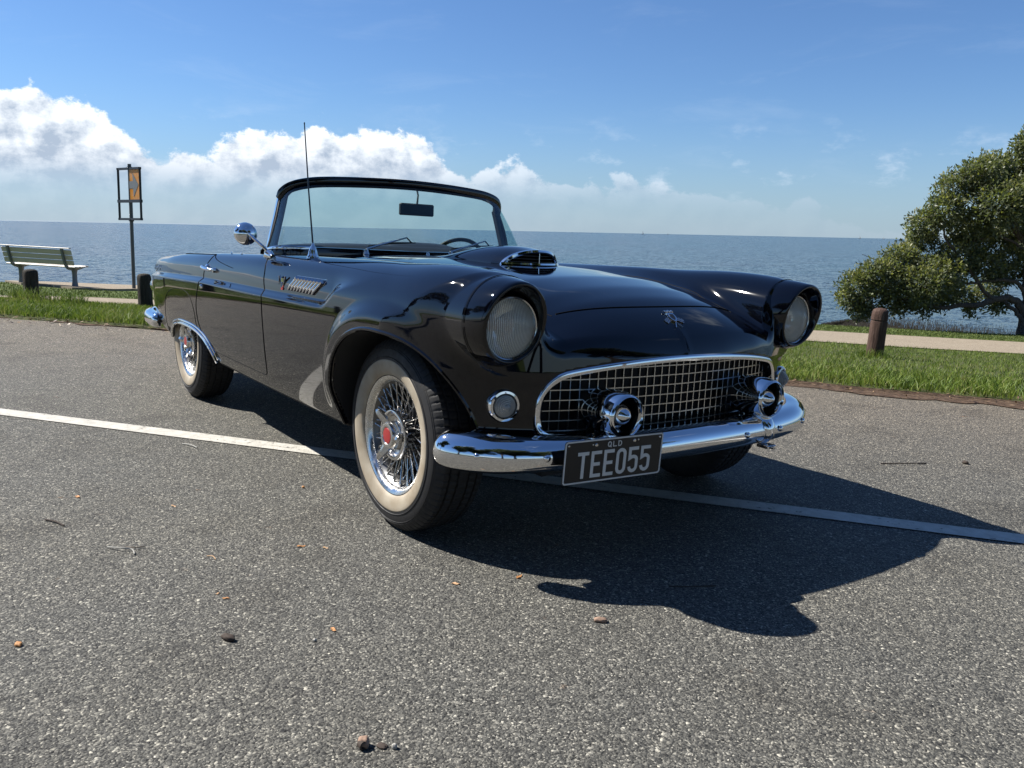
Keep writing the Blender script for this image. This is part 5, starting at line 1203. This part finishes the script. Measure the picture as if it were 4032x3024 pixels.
for s in (-1, 1):
    r1 = np.array([math.cos(.42), math.sin(.42)]); c0 = np.array([s * .006, -.028]); dirp = np.array([s * .52, .854]); 
    ex2 = ey * dirp[1] * s + eu * (-dirp[0]) * s * 1.0; ey2 = ey * dirp[0] + eu * dirp[1]
    fo = pe + ey * (s * .010) + eu * (-.020) + ne * (.0025 + .001 * s)
    pole = MB().tube([pe + ey * (-s * .016) + eu * (-.040) + ne * .003, pe + ey * (s * .019) + eu * (.014) + ne * .003], .0016, 8).build('flag_pole', M['chrome'], em)
    # flag hangs outwards from the pole
    base = pe + ey * (s * .008) + eu * (-.004) + ne * .0035; du = ey * s * .030 + eu * (-.016); dv = ey * (s * .010) + eu * (.0165)
    f = MB(); q = [base, base + du, base + du + dv, base + dv]; f.add([p for p in q] + [p - ne * .002 for p in q], [(0, 1, 2, 3), (0, 4, 5, 1), (1, 5, 6, 2), (2, 6, 7, 3), (3, 7, 4, 0)]); fl = f.build('chequered_flag', M['chrome2'], em, smooth=False)
    f = MB()
    for i in range(6):
        for j in range(4):
            if (i + j) % 2 == 0:
                a = base + du * (i + .1) / 6 + dv * (j + .1) / 4 + ne * .0004; f.add([a, a + du * .8 / 6, a + du * .8 / 6 + dv * .8 / 4, a + dv * .8 / 4], [(0, 1, 2, 3)])
    f.build('flag_checks', M['plate'], em, smooth=False)
# crease down the nose
z_ = np.linspace(.742, .672, 12); x_ = surf_x(np.zeros(12), z_); MB().tube(np.c_[x_ - .0015, np.zeros(12), z_], np.linspace(.0015, .004, 12), 8).build('nose_crease', M['paint'], body)

# ---------------- side ornaments
lv = {}
for sd in (-1, 1):
    pts = [(-.875, .767), (-.803, .832), (-.500, .834), (-.572, .767)]
    P4 = dens(pts, .03, True); y = surf_y(P4[:, 0], P4[:, 1], sd)
    q = np.c_[P4[:, 0], y - sd * .002, P4[:, 1]]; c = q.mean(0)
    base = MB().tube(np.concatenate([q, q[:1]]), .0022, 6).build('side_louvre', M['chrome2'], car)
    n = len(q); MB().add(np.concatenate([q + [0, sd * .0015, 0], [c + [0, sd * .0015, 0]]]), [(i, (i + 1) % n, n) for i in range(n)]).build('louvre_backing', M['black'], base, smooth=False)
    for k in range(9):
        t = (k + .5) / 9; xt = -.797 + .285 * t; xb = xt - .076; xx = np.linspace(xt, xb, 6); zz = np.linspace(.826, .772, 6); yy = surf_y(xx, zz, sd) + sd * .004
        rr = np.array([.0088, .0078, .0070, .0070, .0070, .005]); yy[0] += sd * .003
        MB().tube(np.c_[xx, yy, zz], rr, 8).build('louvre_fin', M['chrome'], base)
    yv = float(surf_y([-.93], [.80], sd)[0]) + sd * .003
    bd = MB().tube([(-.965, yv, .822), (-.930, yv - sd * .0, .775), (-.898, yv, .825)], [.004, .005, .004], 8).tube([(-.972, yv, .822), (-.972, yv, .785)], .003, 6).box((-.925, yv + sd * .002, .806), (.03, .006, .018), bev=.002).build('fender_badge', M['chrome'], car)
    MB().box((-.930, yv + sd * .003, .770), (.022, .004, .010)).build('badge_enamel', M['red'], bd, smooth=False)
    # door handle and lock
    hx_, hz_ = -1.99, .797; yh = float(surf_y([hx_], [hz_], sd)[0])
    h = MB().lathe([(.0001, .010), (.012, .009), (.019, .004), (.021, -.003)], 20, (-2.045, yh, hz_ + .002), 'y', sd)
    h.tube(cspline([(-2.085, yh + sd * .012, hz_ + .006), (-2.045, yh + sd * .028, hz_ + .004), (-1.98, yh + sd * .030, hz_ + .000), (-1.925, yh + sd * .020, hz_ - .003), (-1.900, yh + sd * .004, hz_ - .004)], 5), [.007] * 3 + [.010] * 6 + [.011] * 6 + [.008] * 6, 10)
    h.lathe([(.0001, .016), (.012, .014), (.014, -.003)], 18, (-1.905, yh, hz_ - .004), 'y', sd).build('door_handle', M['chrome'], doors[sd])
    yk = float(surf_y([-2.040], [.700], sd)[0]); MB().lathe([(.0001, .008), (.009, .007), (.0125, -.002)], 16, (-2.040, yk, .700), 'y', sd).build('door_lock', M['chrome'], doors[sd])
# script on the rear quarter (chrome lettering)
for sd in (-1, 1):
    cu_ = bpy.data.curves.new('script', 'FONT'); cu_.body = 'Thunderbird'; cu_.size = .050; cu_.extrude = .0012; cu_.shear = .35; cu_.align_x = 'CENTER'
    tmp = bpy.data.objects.new('script', cu_); COL.objects.link(tmp); dg = bpy.context.evaluated_depsgraph_get(); me = bpy.data.meshes.new_from_object(tmp.evaluated_get(dg)); bpy.data.objects.remove(tmp)
    xc, zc = -3.20, .722; yv = float(surf_y([xc], [zc + .015], sd)[0]); o = bpy.data.objects.new('script_badge', me); COL.objects.link(o); me.materials.clear(); me.materials.append(M['chrome'])
    o.parent = car; o.rotation_euler = (math.pi / 2, 0, 0 if sd < 0 else math.pi); o.location = (xc, yv + sd * .004, zc)
# tail lamps
for sd in (-1, 1):
    o = MB().lathe([(.062, .03), (.060, -.045), (.056, -.052), (.050, -.045)], 40, (-3.69, sd * .70, .590), 'x').build('tail_lamp', M['chrome'], car)
    MB().lathe([(.050, -.045), (.040, -.06), (.02, -.068), (.0001, -.07)], 32, (-3.69, sd * .70, .590), 'x').build('lamp_lens', M['red'], o)

# ---------------- windscreen
bc = [(-.712, -1.485, .912), (-.722, -1.42, .922), (-.712, -1.345, .932), (-.655, -1.290, .936), (-.52, -1.268, .938), (-.25, -1.252, .936), (0, -1.247, .934)]
bc = np.array(bc + [(-p[0], p[1], p[2]) for p in bc[-2::-1]])
tc0 = [(-.640, -1.500, 1.165), (-.632, -1.480, 1.195), (-.598, -1.455, 1.226), (-.530, -1.432, 1.247), (-.43, -1.410, 1.260), (-.22, -1.385, 1.271), (0, -1.380, 1.276)]
tc0 = np.array(tc0 + [(-p[0], p[1], p[2]) for p in tc0[-2::-1]])
B_ = cspline(bc, 8)[:, [1, 0, 2]]; T_ = cspline(tc0, 8)[:, [1, 0, 2]]
rows = []
for t in np.linspace(0, 1, 13):
    r = B_ * (1 - t) + T_ * t; r[:, 0] += .018 * math.sin(math.pi * t); rows.append(r)
A = np.stack(rows); A2 = A - [.0045, 0, 0]
V1, F1 = grid_surf(A); V2, F2 = grid_surf(A2)
gl = mesh_np('windscreen', np.concatenate([V1, V2]), [tuple(f) for f in F1] + [tuple(f + len(V1))[::-1] for f in F2], M['glass'], car)
MB().tube(T_, 1.0, prof=[(.012, .020), (.018, .008), (.016, -.014), (.006, -.026), (-.018, -.026), (-.030, -.008), (-.026, .014), (-.008, .022)], up=(0, 0, 1)).build('screen_header', M['paint'], gl, sharp=55)
MB().tube(B_, 1.0, prof=[(.010, .002), (.013, -.006), (.013, -.034), (-.02, -.034), (-.014, -.002), (0, .004)], up=(0, 0, 1)).build('screen_base_trim', M['paint'], gl, sharp=55)
for sd in (-1, 1):
    q = B_[:30] if sd < 0 else B_[-30:]
    MB().tube(q + [.004, 0, .001], 1.0, prof=[(.008, .007), (.012, 0), (.010, -.010), (-.008, -.010), (-.008, .006)], up=(0, 0, 1)).build('screen_corner_trim', M['chrome'], gl, sharp=55)
for sd in (-1, 1):
    k = 0 if sd < 0 else -1
    b0, t0_ = B_[k] + [.0, 0, -.03], T_[k]
    pts = [b0 + [0, 0, 0], b0 + (t0_ - b0) * .35 + [.006, sd * .004, 0], b0 + (t0_ - b0) * .7 + [.005, sd * .003, 0], t0_ + [0, 0, .01]]
    MB().tube(cspline(pts, 6), 1.0, prof=[(.010, .010), (.012, 0), (.010, -.010), (-.010, -.010), (-.012, 0), (-.010, .010)], up=(0, 1, 0)).build('screen_pillar', M['chrome'], gl, sharp=55)
    MB().tube(cspline(pts, 6) + [.004, -sd * .020, 0], 1.0, prof=[(.016, .014), (.020, 0), (.016, -.012), (-.014, -.012), (-.020, 0), (-.014, .014)], up=(0, 1, 0)).build('pillar_lining', M['trim'], gl, sharp=55)
    r_ = A[:, 1 if sd < 0 else -2] + [.006, 0, 0]; MB().tube(r_, .009, 8).build('pillar_gasket', M['gasket'], gl)
r_ = T_ + [.009, 0, -.024]; MB().tube(r_[3:-3], .007, 8).build('header_gasket', M['gasket'], gl)
# cowl panel and dash
yy = np.linspace(-.70, .70, 41)
# dashboard
A = []
for x, z in ((-1.27, .925), (-1.33, .955), (-1.42, .964), (-1.50, .960), (-1.56, .940), (-1.57, .90), (-1.555, .80), (-1.50, .76)):
    A.append(np.c_[np.full(41, x) - .05 * (np.abs(yy) / .7) ** 3, yy, z - .03 * (np.abs(yy) / .7) ** 4 * np.ones(41)])
V_, F_ = grid_surf(np.stack(A)); dash = mesh_np('dashboard', V_, [tuple(f)[::-1] for f in F_], M['trim'], car)
A = []
for x, h in ((-1.36, 0), (-1.40, .016), (-1.46, .026), (-1.53, .026), (-1.555, .006)):
    u = np.linspace(0, math.pi, 17); A.append(np.c_[np.full(17, x), .10 + .20 * np.cos(u), .955 + h * np.sin(u) ** .5])
V_, F_ = grid_surf(np.stack(A)); mesh_np('instrument_hood', V_, [tuple(f) for f in F_], M['trim'], dash)
# steering wheel
ctr = np.array([-1.665, .455, .822]); ax_ = Vector((-.90, 0, .436)).normalized(); R_ = np.array(ax_.to_track_quat('Z', 'X').to_matrix())
an = np.arange(48) * 2 * math.pi / 48; rim_ = np.c_[.205 * np.cos(an), .205 * np.sin(an), 0 * an] @ R_.T + ctr
sw = MB().tube(rim_, .0115, 10, closed=True).build('steering_wheel', M['black'], car)
sp = MB(); sp.lathe([(.0001, .012), (.03, .008), (.04, -.02)], 24, ctr - np.array(ax_) * .03, 'z', 1, R_)
for a in (0, 120, 240):
    d = R_ @ np.array([math.cos(math.radians(a + 90)), math.sin(math.radians(a + 90)), 0]); sp.tube([ctr - np.array(ax_) * .03 + d * .02, ctr + d * .20], .007, 8)
sp.build('wheel_spoke', M['chrome2'], sw); MB().tube([ctr - np.array(ax_) * .03, ctr - np.array(ax_) * .35], .02, 12).build('steering_column', M['black'], sw)
# seats
s_ = MB(); s_.box((-1.98, 0, .60), (.52, 1.24, .16), bev=.04)
seat = s_.build('seat', M['trim'], car)
th = .25; Rr = np.array([[math.cos(th), 0, -math.sin(th)], [0, 1, 0], [math.sin(th), 0, math.cos(th)]])
MB().box((-2.20, 0, .72), (.14, 1.24, .30), Rr, bev=.04).build('backrest', M['trim'], seat)
for k in range(12): MB().box((-1.98, -.55 + k * .1, .682), (.46, .086, .02), bev=.008).build('seat_pleat', M['trim'], seat)
MB().box((-1.85, 0, .43), (.9, 1.36, .02)).build('floor_carpet', M['carpet'], car)
# rear-view mirror
mc = np.array([-1.405, .060, 1.150])
rm = MB().box(mc, (.026, .200, .062), bev=.0125).build('rear_view_mirror', M['black'], gl, sharp=25)
MB().tube([mc + [-.005, .005, .03], mc + [.012, .0, .075], mc + [.012, -.008, .105]], [.006, .005, .006], 8).box(mc + [.010, -.010, .104], (.018, .060, .010), bev=.003).build('mirror_stem', M['chrome2'], rm)
MB().box(mc + [-.0135, 0, 0], (.002, .186, .050)).build('mirror_glass', M['mirrorglass'], rm)
# wipers
for py, dy in ((-.31, .25), (.17, .25)):
    pv = np.array([-1.232, py, .930 if py < 0 else .930]); tip = np.array([-1.290, py + dy, 1.000])
    w = MB().lathe([(.0001, .024), (.010, .022), (.013, .010), (.018, 0)], 16, pv - [0, 0, .012], 'z').tube([pv + [0, 0, .01], pv + (tip - pv) * .25 + [.01, 0, .012], tip + [.006, 0, .004]], [.0065, .005, .0035], 8).build('wiper', M['chrome2'], car)
    b0 = tip + [.004, -.215, -.045]; b1 = tip + [.000, .055, -.020]
    MB().tube([b0, (b0 + b1) / 2 + [0, 0, .006], b1], [.003, .005, .003], 6).tube([tip + [.006, 0, .004], tip + [.004, .03, -.022]], .0035, 6).build('wiper_blade', M['black'], w)
# washer jets
MB().lathe([(.0001, .012), (.006, .010), (.009, 0)], 12, (-1.17, 0.0, float(surf_z([-1.17], [0])[0])), 'z').build('washer_nozzle', M['chrome'], hoodo)
# antenna
za = float(surf_z([-.835], [-.745])[0]); a0 = np.array([-.835, -.745, za])
an_ = MB().lathe([(.026, -.004), (.025, .004), (.020, .012), (.0175, .026), (.012, .042), (.006, .050), (.0035, .060), (.0001, .06)], 20, a0, 'z').build('antenna', M['chrome'], car)
tipa = a0 + np.array([-.085, -.004, .545]); MB().tube([a0 + [0, 0, .05], a0 + (tipa - a0) * .5, tipa], [.0042, .0034, .0024], 8).lathe([(.0001, .006), (.003, .003), (.003, -.003), (.0001, -.006)], 8, tipa, 'z').build('antenna_mast', M['mast'], an_)
# door mirrors (near side carries one)
m0 = np.array([-1.245, -.785, float(surf_z([-1.245], [-.785])[0])]); mc = np.array([-1.362, -.852, .990])
dm = MB().tube([m0 + [-.045 + .0, 0, .003], m0 + [.0, 0, .012], m0 + [.045, 0, .004]], [.012, .022, .012], 12).tube(cspline([m0 + [0, 0, .012], m0 + [-.012, -.012, .035], mc + [.055, .012, -.015], mc + [.030, .004, 0]], 5), .0065, 10)
dm.build('door_mirror', M['chrome'], car); dm = bpy.context.scene.collection.objects[-1] if False else [o for o in COL.objects if o.name.startswith('door_mirror')][0]
ax_ = Vector((1, -.10, .10)).normalized(); R_ = np.array(ax_.to_track_quat('Z', 'Y').to_matrix())
MB().lathe([(.0001, .034), (.012, .033), (.028, .027), (.042, .016), (.050, .003), (.0525, -.008), (.051, -.012), (.0480, -.012)], 48, mc, 'z', 1, R_).build('mirror_shell', M['chrome'], dm)
MB().lathe([(.0480, -.010), (.0001, -.010)], 40, mc, 'z', 1, R_).build('mirror_glass', M['mirrorglass'], dm)
# small knobs on top of doors seen against the sea
for x, y in ((-1.70, -.765), (-1.86, -.765)):
    MB().lathe([(.0001, .010), (.004, .008), (.005, 0)], 10, (x, y, float(surf_z([x], [y])[0])), 'z').build('door_lock_button', M['chrome'], doors[-1])

# ---------------- wheels (local +Y is outwards)
def tyre_mesh():
    nA = 720; prof = [(.200, -.080), (.212, -.092), (.235, -.101), (.262, -.103), (.288, -.100), (.305, -.094), (.318, -.087), (.327, -.077)]
    tread = []
    cuts = [-.052, -.020, .020, .052]
    w = .074; y = -.072
    pts = [(-.072, 0)]
    for c in cuts: pts += [(c - .0045, 0), (c - .003, 1), (c + .003, 1), (c + .0045, 0)]
    pts += [(.072, 0)]
    for y, g in pts: tread.append((.3355 - .0035 * (y / .072) ** 2 - g * .0075, y))
    full = prof + tread + [(r, -y) for r, y in prof[::-1]]
    full = np.array(full); m = len(full); an = np.arange(nA) * 2 * math.pi / nA
    rr = np.repeat(full[:, 0][:, None], nA, 1); yy = np.repeat(full[:, 1][:, None], nA, 1)
    k = np.arange(nA)
    for i in range(m):
        r0, y0 = full[i]
        if r0 > .314:
            ph = int(abs(y0) * 60); sh = (k + ph + (4 if y0 > 0 else 0)) % 9 - 0; sh = np.where(sh < 2, 0, 1)
            rr[i] -= np.where(sh == 0, .0035, 0) * (1 if r0 > .325 else .7)
    A = np.stack([rr * np.cos(an), yy, rr * np.sin(an)], -1); A = np.concatenate([A, A[:, :1]], 1)
    V_, F_ = grid_surf(A); return V_, F_
def make_wheel():
    rim = [(.150, -.075), (.185, -.082), (.200, -.088), (.206, -.082), (.200, -.074), (.188, -.068), (.180, -.03), (.165, .0), (.168, .035), (.178, .060), (.186, .068), (.189, .078), (.193, .083), (.200, .087), (.2065, .0895), (.2085, .086), (.207, .080)]
    w = MB().lathe(rim[10:], 96, (0, 0, 0), 'y').build('wheel', M['steel'], car, sharp=50); MB().lathe(rim[:11], 72, (0, 0, 0), 'y').build('rim_barrel', M['barrel'], w, sharp=50)
    V_, F_ = tyre_mesh(); t = mesh_np('tyre', V_, F_.astype(np.int32), M['rubber'], w)
    bm = bmesh.new(); bm.from_mesh(t.data); bmesh.ops.remove_doubles(bm, verts=bm.verts, dist=1e-5); bmesh.ops.recalc_face_normals(bm, faces=bm.faces); bm.to_mesh(t.data); bm.free(); t.data.set_sharp_from_angle(angle=math.radians(32))
    ww = [(.2095, .090), (.214, .0945), (.222, .0985), (.235, .1022), (.250, .1042), (.259, .1044), (.2622, .1037), (.2635, .1022)]
    MB().lathe(ww, 96, (0, 0, 0), 'y').build('whitewall', M['white'], w, sharp=70)
    rg = MB()
    for r_, y_ in ((.272, .1030), (.300, .0962), (.306, .0938)): rg.lathe([(r_ - .0015, y_ - .001), (r_, y_ + .0012), (r_ + .0015, y_ - .001)], 96, (0, 0, 0), 'y')
    rg.build('sidewall_rib', M['rubber'], w)
    drum = MB().lathe([(.0001, -.01), (.10, -.01), (.125, -.02), (.14, -.05), (.14, -.09)], 40, (0, 0, 0), 'y').build('brake_drum', M['under'], w)
    hub = MB().lathe([(.060, -.03), (.062, .02), (.070, .050), (.080, .066), (.087, .073), (.0895, .080), (.087, .088), (.080, .0905), (.073, .088), (.068, .080), (.062, .074), (.0001, .072)], 56, (0, 0, 0), 'y').build('hub_shell', M['chrome2'], w, sharp=45)
    sp = MB().lathe([(.050, .070), (.049, .090), (.047, .103), (.044, .1085), (.038, .1100), (.031, .1090), (.029, .106), (.0001, .105)], 40, (0, 0, 0), 'y').build('spinner', M['chrome2'], w, sharp=45)
    for k in range(3):
        a = math.radians(55 + k * 120); d = np.array([math.cos(a), 0, math.sin(a)]); tt = np.array([-math.sin(a), 0, math.cos(a)]); o = np.array([0, 1., 0])
        pts = [d * .038 + o * .094, d * .062 + o * .104, d * .090 + o * .118, d * .100 + o * .119]
        rows = []
        for q, hw, ht in zip(pts, (.022, .017, .013, .008), (.012, .010, .007, .004)):
            rows.append(np.array([q + tt * hw - o * ht, q + tt * hw + o * ht * .2, q + o * ht, q - tt * hw + o * ht * .2, q - tt * hw - o * ht]))
        A = np.stack(rows); V_, F_ = grid_surf(np.concatenate([A, A[:, :1]], 1)); V_ = V_; mb = MB().add(V_, [tuple(f) for f in F_] + [(18, 19, 20, 21, 22)]); mb.build('spinner_ear', M['chrome2'], w, sharp=30)
    MB().lathe([(.0285, .1065), (.026, .1085), (.010, .1095), (.0001, .1098)], 32, (0, 0, 0), 'y').build('red_medallion', M['red'], w)
    s1 = None
    for k in range(66):
        lay = k % 3; a = k * 2 * math.pi / 66
        if lay == 0: r0, y0, r1, y1, da, nm = .068, .050, .186, .062, .30, 0
        elif lay == 1: r0, y0, r1, y1, da, nm = .066, .035, .184, .058, -.30, 0
        else: r0, y0, r1, y1, da, nm = .062, -.020, .176, .040, (.30 if (k // 3) % 2 else -.30), 0
        p0_ = np.array([r0 * math.cos(a), y0, r0 * math.sin(a)]); p1_ = np.array([r1 * math.cos(a + da), y1, r1 * math.sin(a + da)])
        MB().tube([p0_, p0_ + (p1_ - p0_) * .86, p0_ + (p1_ - p0_) * .865, p1_], [.0021, .0021, .0036, .0036], 6).build('spoke', M['steel'], w)
    return w
def kids(o): return [c for c in COL.objects if c.parent is o]
wheel0 = make_wheel(); wheel0.location = (0, -.711, .335); wheel0.rotation_euler = (0, 0, math.pi)
wk = kids(wheel0)
for (x, sd, ang) in ((-2.591, -1, .9), (0, 1, .3), (-2.591, 1, .5)):
    c = wheel0.copy(); COL.objects.link(c); c.location = (x, sd * .711, .335); c.rotation_euler = (0, ang, math.pi if sd < 0 else 0)
    if sd < 0: c.rotation_euler = (0, ang, math.pi)
    for q in wk:
        if sd > 0 and q.name.startswith('spoke') : continue
        d = q.copy(); COL.objects.link(d); d.parent = c
wheel0.rotation_euler = (0, 0, math.pi)
# axles and floor pan parts seen in the shade
MB().tube([(0, -.6, .30), (0, .6, .30)], .03, 10).tube([(-2.591, -.6, .335), (-2.591, .6, .335)], .035, 10).box((-1.3, 0, .27), (3.4, .9, .05)).build('underframe', M['under'], car)
# ------------------------------------------------------------------ turn the whole car park so that z is true vertical
bpy.context.view_layer.update()
for o in list(COL.objects):
    if o.parent is None: o.matrix_world = TILT @ o.matrix_world
